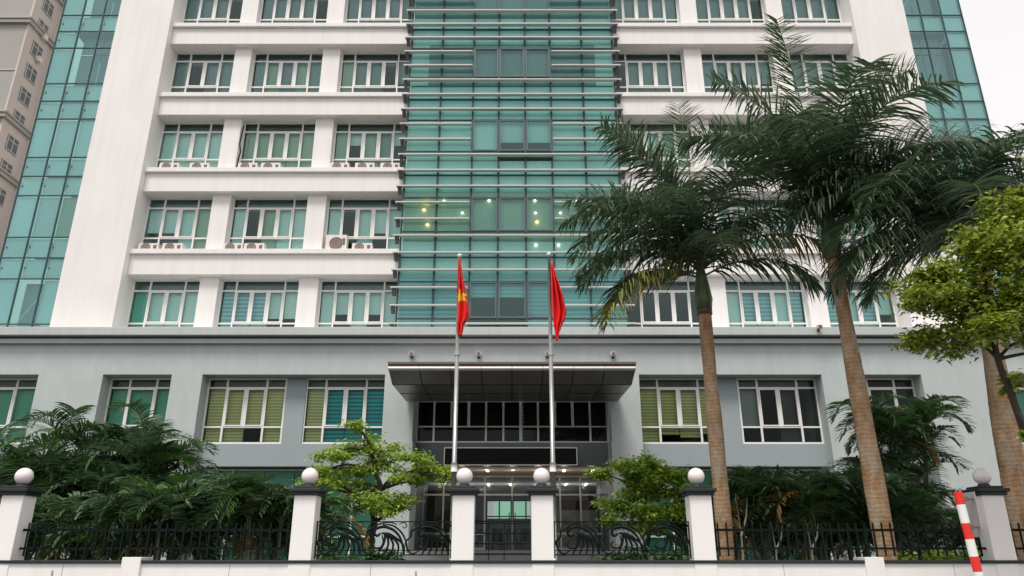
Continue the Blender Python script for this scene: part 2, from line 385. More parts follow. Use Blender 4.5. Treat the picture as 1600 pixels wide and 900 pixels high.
def pick_blinds(k, n, b, s):
    out = []
    for i in range(n):
        r = rnd.random()
        if k == -1:
            c = ('blind_mint', .98) if r < .62 else (('blind_blue', .98) if r < .8 else ('blind_mint', .55))
            if (s, b) == (-1, 1): c = ('blind_blue', .98) if i < 3 else ('blind_mint', .62)
            if (s, b) == (-1, 0): c = ('blind_mint', .98) if i else ('blind_green', .98)
            if (s, b) == (1, 2): c = (None, 0)
        elif k == 0:
            c = ('blind_mint', .97) if r < .45 else (('blind_mint', rnd.choice((.45, .6, .75))) if r < .75 else (('blind_sage', .97) if r < .93 else (None, 0)))
        elif k == 1:
            if (s, b) == (-1, 0): c = ('blind_mint', .97)
            else: c = ('blind_sage', .96) if r < .75 else ('blind_grey', .97) if r < .82 else ('blind_mint', rnd.choice((.4, .55, .7)))
        elif k == 2:
            c = ('blind_grey', .96) if r < .72 else (('blind_grey', .6) if r < .84 else (('blind_sage', .96) if r < .94 else (None, 0)))
        else:
            c = ('blind_grey', .96) if r < .9 else (None, 0)
        out.append(c)
    return out
for k in range(-1, 4):
    z0, z1 = floor_range(k)
    for s in (-1, 1):
        for b, (xa, xb, vs) in enumerate(BAYS):
            v = vs
            xx0, xx1 = sorted((s * xa, s * xb))
            if s > 0: v = [1 - q for q in reversed(vs)]
            window(xx0 + .003, xx1 - .003, z0 + .07, z1 - .005, 27.6, v, z0 + 2.12, z0 + .77, blinds=pick_blinds(k, len(v) + 1, b, s))
# interior: floor slabs, back wall, partitions
inn = MB()
for k in range(-1, 6):
    z = LED + FH * k
    if z < TOPZ: inn.box(-15.02, 15.02, 27.745, 33.9, z - .75, z - .05, 0)
    inn.box(-4.40, 4.40, 27.16, 27.742, z - .45, z - .15, 0)
inn.box(-17.3, 17.3, 34.003, 45, 8.0 + H, TOPZ + .6, 1)
for x in (-11.9, -7.98, -4.41, 4.41, 7.98, 11.9):
    inn.box(x - .06, x + .06, 27.75, 33.9, 8.0 + H + .5, TOPZ - .01, 1)
bp(inn, 'interior', [M['ceil'], M['inside']])
# ---- central curtain wall
CW = 26.85
cwx = [-4.40, -3.04, -1.66, -.56, .56, 1.66, 3.04, 4.40]
WZ0 = 8.45 + H; WZ1 = 9.95 + H         # window strip of the lowest storey; repeats every FH
fr = MB()
zb, ztop = 8.12 + H, TOPZ
for x in cwx: fr.box(x - .03, x + .03, CW - .05, CW + .06, zb, ztop)
rows = [zb]
for k in range(0, 6):
    for dz in (WZ0 - H - .0, WZ1 - H, 8.19 + .724 * 4 - .12):
        z = dz + H + FH * k
        if z < ztop - .1: fr.box(-4.37, 4.37, CW - .045, CW + .05, z - .018, z + .018); rows.append(z)
rows = sorted(set(rows + [ztop])); 
cw = bp(fr, 'curtain_wall', M['mullion'])
gl = MB()
for i in range(len(rows) - 1):
    for j in range(7):
        gl.face([(cwx[j], CW, rows[i]), (cwx[j + 1], CW, rows[i]), (cwx[j + 1], CW, rows[i + 1]), (cwx[j], CW, rows[i + 1])])
bp(gl, 'glazing', M['glass_mid'], cw)
# framed opening windows in the three middle columns
for k in range(0, 4):
    for j in (2, 3, 4):
        f = MB(); x0, x1 = cwx[j] + .034, cwx[j + 1] - .034; z0, z1 = WZ0 + FH * k + .02, WZ1 + FH * k - .02; t = .05
        f.box(x0, x0 + t, CW - .07, CW - .01, z0, z1); f.box(x1 - t, x1, CW - .07, CW - .01, z0, z1)
        f.box(x0 + t, x1 - t, CW - .07, CW - .01, z0, z0 + t); f.box(x0 + t, x1 - t, CW - .07, CW - .01, z1 - t, z1)
        bp(f, 'opening_sash', M['frame_dk'], cw)
# backing blinds and spandrel panels behind the curtain glass
bl = MB(); bm_ = ['blind_mint', 'blind_sage', 'blind_grey', 'blind_blue', 'inside_dk', 'blind_green']
bi = {n_: i for i, n_ in enumerate(bm_)}
wt = {0: ['blind_blue'] * 2 + ['blind_blue', 'blind_blue', 'blind_blue', 'blind_blue', 'blind_blue'],
      1: ['blind_sage', 'blind_sage', 'blind_sage', 'blind_sage', 'blind_sage', 'blind_sage', 'blind_sage'],
      2: ['blind_mint', 'blind_mint', 'blind_mint', 'blind_mint', 'blind_mint', 'blind_mint', 'blind_mint'],
      3: ['blind_grey', 'blind_grey', 'blind_grey', 'blind_grey', 'blind_grey', 'blind_grey', 'blind_grey'],
      4: ['blind_grey'] * 7}
drop = {(0, 2): .42, (0, 3): .42, (2, 3): .6, (2, 4): .6}
for k in range(0, 5):
    for j in range(7):
        z0 = WZ0 + FH * k - .33; z1 = WZ1 + FH * k + .3
        if k == 0: z0 = zb + .02
        if z0 > ztop - 1.5: continue
        z1 = min(z1, ztop - .1)
        n_ = wt[k][j]
        dr = drop.get((k, j), 1.)
        h0 = z1 - (z1 - z0) * dr
        if k == 1 and j in (0, 1, 5, 6, 3): h0 = z0          # screen colour carries the tone of the lit room
        a0, a1 = cwx[j] + .04, cwx[j + 1] - .04
        bl.box(a0, a1, CW + .16, CW + .17, h0, z1, bi[n_])
        if k == 3 and j in (0, 6):
            c0, c1 = (a0, a0 + .75) if j == 0 else (a1 - .75, a1)
            bl.box(c0, c1, CW + .12, CW + .13, z0, z1, bi['blind_mint'])
        if k == 3: bl.box(a0, a1, CW + .14, CW + .15, z0 + .3, z0 + .5, bi['inside_dk'])
        # spandrel zone above this window strip
        s0, s1 = z1 + .02, WZ0 + FH * (k + 1) - .36
        if s1 < ztop:
            n2 = 'blind_mint' if not (k == 0 and False) else 'blind_sage'
            if k == 1 and j in (0, 6): pass
            bl.box(a0, a1, CW + .16, CW + .17, s0, s1, bi[n2])
bp(bl, 'screen', [M[q] for q in bm_], cw)
# louvre blades
def blade(x0, x1, z, brk):
    f = MB()
    f.prism([(26.56, z - .024), (26.56, z + .026), (26.61, z + .034), (CW - .052, z + .02), (CW - .052, z - .0)], x0, x1, 0)
    lo = bp(f, 'louver', M['fin'], cw)
    for x in brk:
        b = MB(); x = x + (.12 if x > 0 else -.12)
        b.prism([(26.62, z - .003), (26.9, z - .003), (26.9, z - .26), (26.72, z - .16)], x - .07, x + .07)
        bp(b, 'bracket', M['bracket'], lo)
n = 0
while True:
    z = 8.19 + H + .724 * n
    if z > ztop - .3: break
    if n % 5 in (1, 2):
        blade(-4.66, -1.70, z, (-4.42,)); blade(1.70, 4.66, z, (4.42,))
    else: blade(-4.66, 4.66, z, (-4.42, 4.42))
    n += 1
# lit ceiling lamps of the lit storey, just behind the glass
for i, (x, y, z, m_, r_) in enumerate([(-3.45, CW + .1, 13.42 + H, 'lampy', .05), (-3.55, CW + .1, 13.08 + H, 'lampy', .045), (-3.38, CW + .1, 12.42 + H, 'lampy', .05), (-2.75, CW + .1, 13.48 + H, 'lamp', .035),
      (-2.0, CW + .1, 12.95 + H, 'lamp', .035), (-.93, CW + .1, 13.5 + H, 'lamp', .045), (.93, CW + .1, 13.5 + H, 'lamp', .04), (.95, CW + .1, 12.95 + H, 'lamp', .035), (1.0, CW + .1, 12.55 + H, 'lampy', .05),
      (2.6, CW + .1, 13.48 + H, 'lamp', .035), (1.95, CW + .1, 12.95 + H, 'lamp', .035), (.95, CW + .1, 11.55 + H, 'lamp', .035), (1.85, CW + .1, 11.55 + H, 'lamp', .035)]):
    f = MB(); f.lathe([(.0, -.02), (r_, -.02), (r_ * 1.2, 0), (r_, .02), (0, .02)], 12, (x, y, z)); bp(f, 'ceiling_lamp', M[m_], cw)
# ---- glass strips at both outer sides
SY = 27.2
for s in (-1, 1):
    f = MB(); xs = sorted([s * q for q in (20.3, 19.38, 18.44, 17.5)])
    zz = [8.0 + H]
    k = -1
    while 10.2 + H + 3.64 * k < TOPZ + 1:
        for dz in (0, .89, 1.78):
            z = 10.2 + H + 3.64 * k + dz
            if z > 8.2 + H and z < TOPZ + 1: zz.append(z)
        k += 1
    zz.append(TOPZ + 1.2)
    for x in xs: f.box(x - .022, x + .022, SY - .03, SY + .03, zz[0], zz[-1])
    for z in zz[1:]: f.box(xs[0] + .022, xs[-1] - .022, SY - .028, SY + .028, z - .02, z + .02)
    so_ = bp(f, 'glass_strip', M['mullion'])
    gl = MB()
    for i in range(len(zz) - 1):
        for j in range(3):
            gl.face([(xs[j], SY, zz[i]), (xs[j + 1], SY, zz[i]), (xs[j + 1], SY, zz[i + 1]), (xs[j], SY, zz[i + 1])])
    xo = s * 20.3
    for i in range(len(zz) - 1):
        for y0, y1 in ((SY, 29), (29, 31), (31, 34)):
            gl.face([(xo, y0, zz[i]), (xo, y1, zz[i]), (xo, y1, zz[i + 1]), (xo, y0, zz[i + 1])])
    bp(gl, 'glazing', M['glass_side'], so_)
    b = MB(); bm2 = ['blind_mint', 'blind_sage', 'blind_grey', 'inside_dk']
    for i in range(len(zz) - 1):
        tall = (zz[i + 1] - zz[i]) > 1.4
        for j in range(3):
            outer = (j == 0) if s < 0 else (j == 2)
            z0_, z1_ = zz[i] + .03, zz[i + 1] - .03
            high = zz[i] > 15.5 + H
            mi = 0
            if not outer:
                if i in ((10, 11, 16, 17)) and tall: mi = 2
                elif zz[i] > 16.9 + H and tall: mi = 2
                elif zz[i] > 16.9 + H and abs((zz[i] - 10.2 - H) % 3.64) > 3.5: mi = 2
                elif j == 1 and i == 1: mi = 2
                elif tall and zz[i] < 12 + H and rnd.random() < .6: mi = 1
            xa, xb = xs[j] + .02, xs[j + 1] - .02
            if mi == 2:
                b.box(xa, xb, SY + .5, SY + .52, z0_, z1_, 2)
                if rnd.random() < .5: b.tube([(xa + .1, SY + .3, z0_ + .1), (xb - .1, SY + .32, z1_ - .5)], .02, 6, 0)
            else:
                b.box(xa, xb, SY + .12, SY + .13, z0_, z1_, mi)
                if not tall: b.box(xa + .03, xa + .08, SY + .06, SY + .1, (z0_ + z1_) / 2, (z0_ + z1_) / 2 + .08, 3)
    for z in zz[1::3]: b.box(s * 17.39, s * 20.2, SY + .55, 33.9, z - .2, z, 2)
    b.box(s * 17.39, s * 20.25, 33.903, 45, 8.0 + H, TOPZ + 1, 2)
    bp(b, 'screen', [M[q] for q in bm2], so_)
# ---- podium
PW = 26.0; WX = 26.6
a = MB()
rec = [(-21.2, -16.98), (-14.67, -12.2), (-11.1, -4.55), (4.55, 11.1), (12.2, 14.67), (16.98, 21.2)]
RT = 6.09 + H
xs = [-27.]
for r0, r1 in rec: xs += [r0, r1]
xs.append(27.)
for i in range(0, len(xs), 2):
    if (xs[i], xs[i + 1]) == (-4.55, 4.55): continue
    a.box(xs[i], xs[i + 1], PW, 31, .2, RT)
a.box(-27, 27, PW + .001, 27.0, RT, 7.25 + H)
bp(a, 'podium_wall', M['podium'])
a = MB(); a.box(-27.3, 27.3, 25.62, 27.68, 7.45 + H, 7.76 + H); bp(a, 'cornice', M['cornice'], bevel=.02)
a = MB(); a.box(-27.2, 27.2, 25.82, 26.9, 7.21 + H, 7.37 + H, 0); a.box(-27.1, 27.1, 25.93, 26.8, 7.37 + H, 7.45 + H, 1)  # upper strip is dark slate, painting in the cornice's shadow line
bp(a, 'cornice_moulding', [M['podium'], M['slate']])
# kerb of terrace under white storey
a = MB(); a.box(-20.3, 20.3, 27.0, 27.74, 7.76 + H, 8.1 + H); bp(a, 'terrace_kerb', M['white'])
# interior of podium
a = MB(); a.box(-26.9, 26.9, 31.001, 45, .2, 3.0 + H, 1) if False else None
a = MB()
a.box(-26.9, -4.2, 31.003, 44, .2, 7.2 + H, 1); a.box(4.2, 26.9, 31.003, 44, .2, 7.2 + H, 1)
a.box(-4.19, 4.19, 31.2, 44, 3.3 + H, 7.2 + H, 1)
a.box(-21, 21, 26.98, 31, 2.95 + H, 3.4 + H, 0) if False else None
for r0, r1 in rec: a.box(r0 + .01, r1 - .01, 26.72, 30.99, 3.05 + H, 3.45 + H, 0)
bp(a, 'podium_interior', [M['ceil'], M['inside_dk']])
def pod_blind(i, w_):
    C = {('w', 2): [('blind_cream', .99), ('blind_cream', .98), ('blind_cream', .74), ('blind_cream', .99)],
         ('w', 3): [('blind_cream', .99), ('blind_teal', .99), ('blind_teal', .98), ('blind_teal', .99)],
         ('w', 4): [('blind_cream', .99), ('blind_cream', .86), ('blind_cream', .9), ('blind_cream', .84)],
         ('w', 5): [('blind_grey', .74), (None, 0), ('inside_dk', .99), (None, 0)]}
    return C[(w_, i)]
VP = [.25, .5, .75]
for (i, x0, x1) in ((2, -11.09, -8.2), (3, -7.5, -4.56), (4, 4.56, 7.5), (5, 8.2, 11.09)):
    wo = window(x0, x1, 3.70 + H, 6.08 + H, WX, VP, 5.72 + H, 4.30 + H, glassm='glass_low', blinds=pod_blind(i, 'w'), fw=.065)
for s in (-1, 1):
    window(*sorted((s * 14.66, s * 12.21)), 3.70 + H, 6.08 + H, WX, [.3, .7], 5.72 + H, 4.30 + H, glassm='glass_low', blinds=[('blind_green', .99)] if s < 0 else [(None, 0)], fw=.06)
    window(*sorted((s * 21.19, s * 16.99)), 3.70 + H, 6.08 + H, WX, [.25, .5, .75], 5.72 + H, 4.30 + H, glassm='glass_low', blinds=[('blind_green', .99)], fw=.06)
# recessed spandrels and the wall strip between paired windows
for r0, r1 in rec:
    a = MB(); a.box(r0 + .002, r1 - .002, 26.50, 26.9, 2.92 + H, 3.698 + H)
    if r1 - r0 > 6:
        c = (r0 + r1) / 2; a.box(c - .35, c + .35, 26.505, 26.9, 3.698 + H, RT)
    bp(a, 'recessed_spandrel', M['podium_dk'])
    # ground floor glazing under it
    n_ = max(3, int((r1 - r0) / .95)); W = r1 - r0
    window(r0 + .01, r1 - .01, .9, 2.9 + H, 27.2, [i / n_ for i in range(1, n_)], 2.25 + H, .6 + H, glassm='glass_low', blinds=[('blind_green', .99)], cas=False, fw=.06)
# portal columns
for s in (-1, 1):
    a = MB(); a.box(s * 3.48, s * 4.549, PW, 27.6, .6, RT)
    a.box(s * 3.455, s * 4.5495, PW - .02, 27.62, .6, 3.72 + H)
    bp(a, 'portal_column', M['podium'])
    a = MB(); a.box(s * 3.49, s * 3.6, 27.62, 31.5, .6, 3.3 + H); a.box(s * 3.6, s * 4.5, 27.0, 31.5, .6, 6.9 + H); bp(a, 'portal_side_wall', M['slate'])
a = MB(); a.box(-3.479, 3.479, PW, 27.4, 5.7 + H, RT); bp(a, 'portal_lintel', M['podium'])
# upper portal glazing
f = MB(); y = 27.0; N = 11
xs_ = [-3.47 + 6.94 * i / N for i in range(N + 1)]
for i, x in enumerate(xs_):
    lowfull = i in (0, 1, 4, 5, 6, 7, 10, 11)
    wd = .035 if i % 3 else .05
    f.box(x - wd, x + wd, y - .05, y + .05, (3.82 if lowfull else 4.4) + H, 5.7 + H)
for z, t in ((3.83, .05), (4.38, .05), (5.3, .04)): f.box(-3.47, 3.47, y - .045, y + .045, z + H - t / 2, z + H + t / 2)
pg = bp(f, 'portal_window', M['alu'])
gl = MB()
for i in range(N): gl.face([(xs_[i], y, 3.83 + H), (xs_[i + 1], y, 3.83 + H), (xs_[i + 1], y, 5.7 + H), (xs_[i], y, 5.7 + H)])
bp(gl, 'pane', M['glass_low'], pg)
a = MB(); a.box(xs_[6] + .05, xs_[6] + .12, 27.2, 27.22, 3.9 + H, 5.6 + H); bp(a, 'curtain_edge', M['blind_teal'], pg)
a = MB(); a.box(-3.48, 3.48, 26.94, 27.4, 3.0 + H, 3.80 + H); bp(a, 'portal_header', M['slate'])
a = MB(); a.box(-3.48, 3.48, 27.402, 31.2, 3.0 + H, 3.28 + H); bp(a, 'porch_ceiling', M['ceil'])
nb = MB(); nb.box(-2.40, 2.30, 26.84, 26.938, 3.02 + H, 3.59 + H)
nbo = bp(nb, 'name_board', M['black'])
f = MB(); t = .028
f.box(-2.43, -2.40, 26.82, 26.938, 3.02 + H, 3.59 + H); f.box(2.30, 2.33, 26.82, 26.938, 3.02 + H, 3.59 + H)
f.box(-2.43, 2.33, 26.818, 26.938, 3.59 + H, 3.59 + H + t); f.box(-2.43, 2.33, 26.818, 26.938, 2.992 + H, 3.02 + H)
bp(f, 'board_trim', M['frame'], nbo)
for i, x in enumerate([-3.0, -1.9, -.95, 0.02, .98, 1.95, 3.0]):
    for dy in ((28.3, 28.9) if i % 2 == 0 or i in (1, 5) else (28.5,)):
        f = MB(); f.lathe([(0, -.012), (.055, -.012), (.06, .0), (.0, .0)], 14, (x + (dy - 28.3) * .06, dy, 2.998 + H)); bp(f, 'downlight', M['lamp'])
    pl = bpy.data.lights.new('downlight_glow', 'POINT'); pl.energy = 1.8; pl.color = (1, .80, .58); pl.shadow_soft_size = .08
    po = bpy.data.objects.new('downlight_glow', pl); col.objects.link(po); po.location = (x, 28.5, 2.7 + H)
# entrance glazing
y = 30.2
ex = [-3.5, -2.7, -1.9, -1.07, 0, 1.07, 1.9, 2.7, 3.5]
f = MB()
for x in ex: f.box(x - .03, x + .03, y - .04, y + .04, GR, 2.96 + H)
for z in (2.93, 2.23): f.box(-3.47, 3.47, y - .045, y + .045, z + H - .035, z + H + .035)
for xa, xb in ((-3.5, -1.07), (1.07, 3.5)):
    for z in (.77, .22): f.box(xa, xb, y - .042, y + .042, z + H - .035, z + H + .035)
eg = bp(f, 'entrance_glazing', M['alu'])
gl = MB()
for i in range(8):
    for z0, z1 in ((GR, .77 + H), (.77 + H, 2.23 + H), (2.23 + H, 2.94 + H)):
        gl.face([(ex[i], y, z0), (ex[i + 1], y, z0), (ex[i + 1], y, z1), (ex[i], y, z1)])
bp(gl, 'pane', M['glass_door'], eg)
f = MB()
for xa in (-1.04, .02): 
    for q in (0, 1.0): f.box(xa + q * .98, xa + q * .98 + .05, y - .06, y - .045, GR, 2.17 + H)
    f.tube([(xa + (.93 if xa < 0 else .1), y - .12, GR + .7), (xa + (.93 if xa < 0 else .1), y - .12, GR + 1.4)], .018, 8)
bp(f, 'door_leaf', M['mullion'], eg)
# lobby beyond the doors
a = MB()
a.box(-4.1, 4.1, 31.2, 42, 3.0 + H, 3.29 + H, 0)      # ceiling
a.box(-4.1, 4.1, 27.4, 42, GR - .25, GR, 3)           # floor
a.box(-4.19, -4.1, 30.3, 42, GR, 3.0 + H, 1); a.box(4.1, 4.19, 30.3, 42, GR, 3.0 + H, 1)
a.box(-4.1, -1.4, 41.8, 42, GR, 3.0 + H, 2); a.box(1.4, 4.1, 41.8, 42, GR, 3.0 + H, 2); a.box(-1.4, 1.4, 41.8, 42, 2.8 + H, 3.0 + H, 2); a.box(-1.4, 1.4, 41.8, 42, GR, 1.85 + H, 2)
a.box(-4.0, -2.2, 33, 33.2, GR, 2.6 + H, 4); a.box(2.1, 3.9, 33, 33.2, GR + 1.2, 2.2 + H, 5); a.box(1.5, 4.0, 31.6, 31.9, GR, 1.72 + H, 6)
a.box(-4.1, 4.1, 30.4, 41, 2.45 + H, 2.62 + H, 2) if False else None
bp(a, 'lobby_interior', [M['ceil'], M['inside_dk'], M['inside'], M['stone'], mat('lobby_panel', (.10, .085, .03), .6, .4, 3), mat('lobby_brown', (.16, .04, .02), .5, .4, 2), mat('counter', (.42, .42, .38), .5)])
f = MB()
for x in (-1.4, -.72, 0, .72, 1.36): f.box(x, x + .07, 41.7, 41.79, 1.85 + H, 2.8 + H, 0)
f.box(-1.4, 1.42, 41.68, 41.79, 2.74 + H, 2.81 + H, 0); f.box(-1.4, 1.42, 41.68, 41.79, 1.92 + H, 1.98 + H, 0)
rw = bp(f, 'rear_window', M['mullion'])
f = MB(); f.box(-.95, .9, 41.9, 41.92, 1.86 + H, 2.79 + H, 0); bp(f, 'curtain', mat('daylight_glow_curtain', (.5, .75, .6), .8, emit=((.42, .8, .58), .32)), rw)  # emission stands in for daylight coming through the cloth
f = MB(); f.box(-1.38, 1.38, 41.95, 41.97, 1.86 + H, 2.79 + H, 0); bp(f, 'pane', mat('daylight_glow_pane', (.5, .5, .5), .8, emit=((.8, .78, .85), .22)), rw)  # glows by emission in place of daylight from outside
for x, y_ in ((-3.1, 34), (-2.1, 34), (-1.1, 34), (-.1, 34), (1.3, 34), (2.4, 34), (3.3, 34), (-1.8, 37), (1.8, 37)):
    f = MB(); f.box(x, x + .06, y_, y_ + .7, 2.96 + H, 2.995 + H); bp(f, 'tube_light', M['tube'])
    pl = bpy.data.lights.new('tube_glow', 'POINT'); pl.energy = 4; pl.color = (.95, .95, 1); pl.shadow_soft_size = .2
    po = bpy.data.objects.new('tube_glow', pl); col.objects.link(po); po.location = (x, y_ + .3, 2.6 + H)
# things in lobby: rows of dark chairs/furniture silhouettes behind the doors
a = MB()
for i in range(5):
    x = -1.5 + i * .62
    a.box(x, x + .46, 33.4, 33.8, GR + .38, GR + .46); a.box(x, x + .46, 33.78, 33.84, GR + .46, GR + .92)
    a.box(x + .03, x + .07, 33.42, 33.46, GR, GR + .38); a.box(x + .39, x + .43, 33.42, 33.46, GR, GR + .38)
tag(a.build('waiting_bench', M['slate'], None, (0, 33.5, GR)), 'row of dark linked waiting seats inside the lobby behind the entrance doors', 'bench')
# forecourt steps
a = MB()
for i, (y0, z) in enumerate(((26.0, GR - .01), (25.6, GR - .17), (25.2, GR - .33), (24.8, GR - .49))): a.box(-4.6, 4.6, y0, 27.39 if i == 0 else 26.0 - .4 * (i - 1) , .2, z)
tag(a.build('entrance_steps', M['stone'], None, (0, 26, 0)), 'grey stone steps rising to the glass entrance under the canopy', 'steps')
# ---- canopy
CZ = 5.23 + H
a = MB(); a.prism([(21.85, CZ + .005), (22.6, CZ - .26), (25.85, CZ - .05 - .1), (25.85, CZ + .2), (21.9, CZ + .06)], -3.72, 3.72)
can = bp(a, 'canopy', M['canopy_metal'])
# panel joints on the underside
f = MB()
for i in range(1, 8):
    x = -3.72 + i * .93
    f.tube([(x, 21.86, CZ + .0), (x, 22.6, CZ - .262), (x, 25.8, CZ - .152)], .012, 4)
f.tube([(-3.7, 22.6, CZ - .262), (3.7, 22.6, CZ - .262)], .01, 4)
f.tube([(-3.7, 24.2, CZ - .21), (3.7, 24.2, CZ - .21)], .008, 4)
bp(f, 'panel_joint', M['black'], can)
for i in range(8):
    x0 = -3.74 + i * .935
    f = MB(); f.prism([(21.84 - .06 * math.sin(math.pi * q / 6), CZ + .005 + .13 * q / 6) for q in range(7)] + [(21.95, CZ + .135), (21.95, CZ + .005)], x0 + .006, x0 + .929)
    bp(f, 'rim_panel', M['canopy_rim'], can)
f = MB(); f.box(-3.76, 3.76, 21.80, 25.86, CZ + .201, CZ + .27); f.box(-3.75, 3.75, 21.86, 25.85, CZ + .137, CZ + .2); bp(f, 'top_edge', M['canopy_top'], can)
# brackets rods above the canopy
for x in (-3.3, -1.1, 1.05, 3.2):
    f = MB(); f.box(x - .06, x + .06, 25.93, PW, 5.75 + H + .26, 5.98 + H); f.tube([(x, 25.95, 5.86 + H), (x + (-.5 if x < -2 else -.12 if x < 2 else .2), 24.6, CZ + .24)], .02, 6); bp(f, 'stay_rod', M['alu'])
# ================================================================== wall floodlights
def flood(x, y, z, label, up=True):
    r = empty('floodlight', (x, y, z)); tag(r, label, 'floodlight', 'floodlights fixed on the podium')
    a = MB(); a.box(-.09, .09, -.22, -.06, .02, .15); a.build('lamp_housing', M['ac'], r, bevel=.01)
    a = MB(); a.box(-.07, .07, -.225, -.221, .035, .135); a.build('lens', M['ac_dk'], r)
    a = MB(); a.tube([(0, 0, 0), (0, -.1, .0), (0, -.14, .05)], .015, 6); a.box(-.05, .05, -.02, 0, -.05, .05); a.build('arm', M['ac_dk'], r)
for x, lb in ((-3.62, 'small floodlight on the podium wall above the left end of the canopy'), (-1.2, 'small floodlight on podium wall just right of the flag with the star'),
              (1.28, 'small floodlight on podium wall just left of the plain red flag pole'), (3.65, 'small floodlight on the podium wall above the right end of the canopy')):
    flood(x, PW - .002, 6.72 + H, lb)
flood(11.05, 25.6, 7.62 + H, 'small dark floodlight on the cornice edge between the two front palm trunks')
# ================================================================== air conditioners
def ac(x, k, label, big=False):
    z = LED + FH * k - .10
    r = empty('air_conditioner', (x, 27.2, z)); tag(r, label, 'air conditioner', 'outdoor units on the window ledges')
    w_, h_ = (.42, .80) if big else (.40, .44)
    a = MB(); a.box(-w_, w_, -.14, .16, .04, h_); a.build('casing', M['ac'], r, bevel=.012)
    a = MB(); cx = -.1 if not big else .0; rr = .19 if not big else .27
    a.tube([(cx, -.141, .04 + h_ * .48), (cx, -.155, .04 + h_ * .48)], [rr, rr * .97], 20)
    a.box(w_ - .2, w_ - .07, -.146, -.141, h_ * .45, h_ * .8)
    fo = a.build('fan_grille', M['ac_dk'], r)
    a = MB()
    for q in (.33, .66, 1.): a.tube([(cx + rr * q * math.cos(t_ * math.pi / 10), -.16, .04 + h_ * .48 + rr * q * math.sin(t_ * math.pi / 10)) for t_ in range(21)], .006, 4)
    a.build('guard_ring', M['ac'], fo)
    a = MB(); a.box(-w_ + .06, -w_ + .12, -.13, .15, 0, .04); a.box(w_ - .12, w_ - .06, -.13, .15, 0, .04); a.build('foot', M['ac_dk'], r)
lev = {0: 'the lowest ledge with units', 1: 'the upper ledge with units'}
for x, k, lb in ((-14.45, 0, 'air conditioner at the far left end of the second storey ledge'), (-13.5, 0, 'air conditioner under the middle of the left window on second storey ledge'),
                 (-11.1, 0, 'air conditioner at left foot of the middle window on second storey ledge'), (-10.25, 0, 'second air conditioner under the middle window on second storey ledge'),
                 (-5.96, 0, 'small air conditioner right of the tall unit near the glass wall'),
                 (-14.2, 1, 'air conditioner at the left end of the third storey ledge'), (-12.95, 1, 'air conditioner left of the first column on the third storey ledge'),
                 (-10.95, 1, 'air conditioner beside the hanging cable on the third storey ledge'), (-10.0, 1, 'second air conditioner under the middle window of the third storey'),
                 (-7.15, 1, 'air conditioner just right of the second column on third storey ledge'), (-6.1, 1, 'middle air conditioner of the three nearest the glass wall on third storey ledge'),
                 (-5.05, 1, 'air conditioner next to the louvres on the third storey ledge'), (13.7, 0, 'air conditioner on right wing ledge seen between the palm fronds')):
    ac(x, k, lb)
ac(-7.0, 0, 'tall air conditioner with big round fan on the second storey ledge', True)
a = MB(); a.tube([(-11.42, 27.18, LED + FH + z) for z in (0, .3, .6)] + [(-11.36, 27.16, LED + FH + .9), (-11.45, 27.18, LED + FH + 1.3), (-11.4, 27.2, LED + FH + 2.2)], .03, 6)
tag(a.build('hanging_cable', M['black'], None, (-11.4, 27.2, LED + FH)), 'black cable hanging down beside the first column on the third storey', 'cable')

# ================================================================== beige tower behind left
tw = empty('apartment_tower', (-56, 70, 0)); TO = (-56, 70, 0)
tag(tw, 'tall beige apartment tower with taupe front rising behind the left glass strip', 'building')
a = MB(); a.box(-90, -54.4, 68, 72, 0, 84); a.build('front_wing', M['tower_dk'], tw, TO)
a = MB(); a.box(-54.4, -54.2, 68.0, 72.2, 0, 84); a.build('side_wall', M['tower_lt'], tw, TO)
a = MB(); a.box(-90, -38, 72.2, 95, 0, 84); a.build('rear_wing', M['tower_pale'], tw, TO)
for z in (20.0, 26.0, 38.2, 44.3, 56.5, 62.6, 74.8):
    z += H
    a = MB(); a.box(-90, -53.9, 67.6, 72.19, z - .45, z); a.box(-90, -53.75, 67.45, 72.18, z, z + .22); a.build('ledge', M['tower_trim'], tw, TO)
for z in (50.0,): 
    a = MB(); a.box(-90, -54.42, 67.92, 68, z + H - .12, z + H); a.build('ledge', M['tower_lt'], tw, TO)
for i in range(24):
    z = 54.0 + H - 3.05 * (i - 5)
    if z < 5: continue
    f = MB(); x = -54.19; y0, y1 = 69.2, 71.0
    f.box(x, x + .06, y0, y1, z - .9, z + .9, 0)
    wo = f.build('window', M['frame_dk'], tw, TO)
    f = MB(); ym = (y0 + y1) / 2
    for yy in (y0, ym - .05, y1 - .1): f.box(x + .061, x + .10, yy, yy + .1, z - .85, z + .85)
    for zz_ in (z - .9, z + .25, z + .82): f.box(x + .061, x + .095, y0, y1, zz_, zz_ + .09)
    f.build('window_frame', M['tower_lt'], wo, TO)
    if i in (2, 4, 5):
        f = MB(); f.box(x + .1, x + .5, y0 + .9, y0 + 1.5, z - 1.2, z - .6); f.build('ac_box', M['ac'], tw, TO)

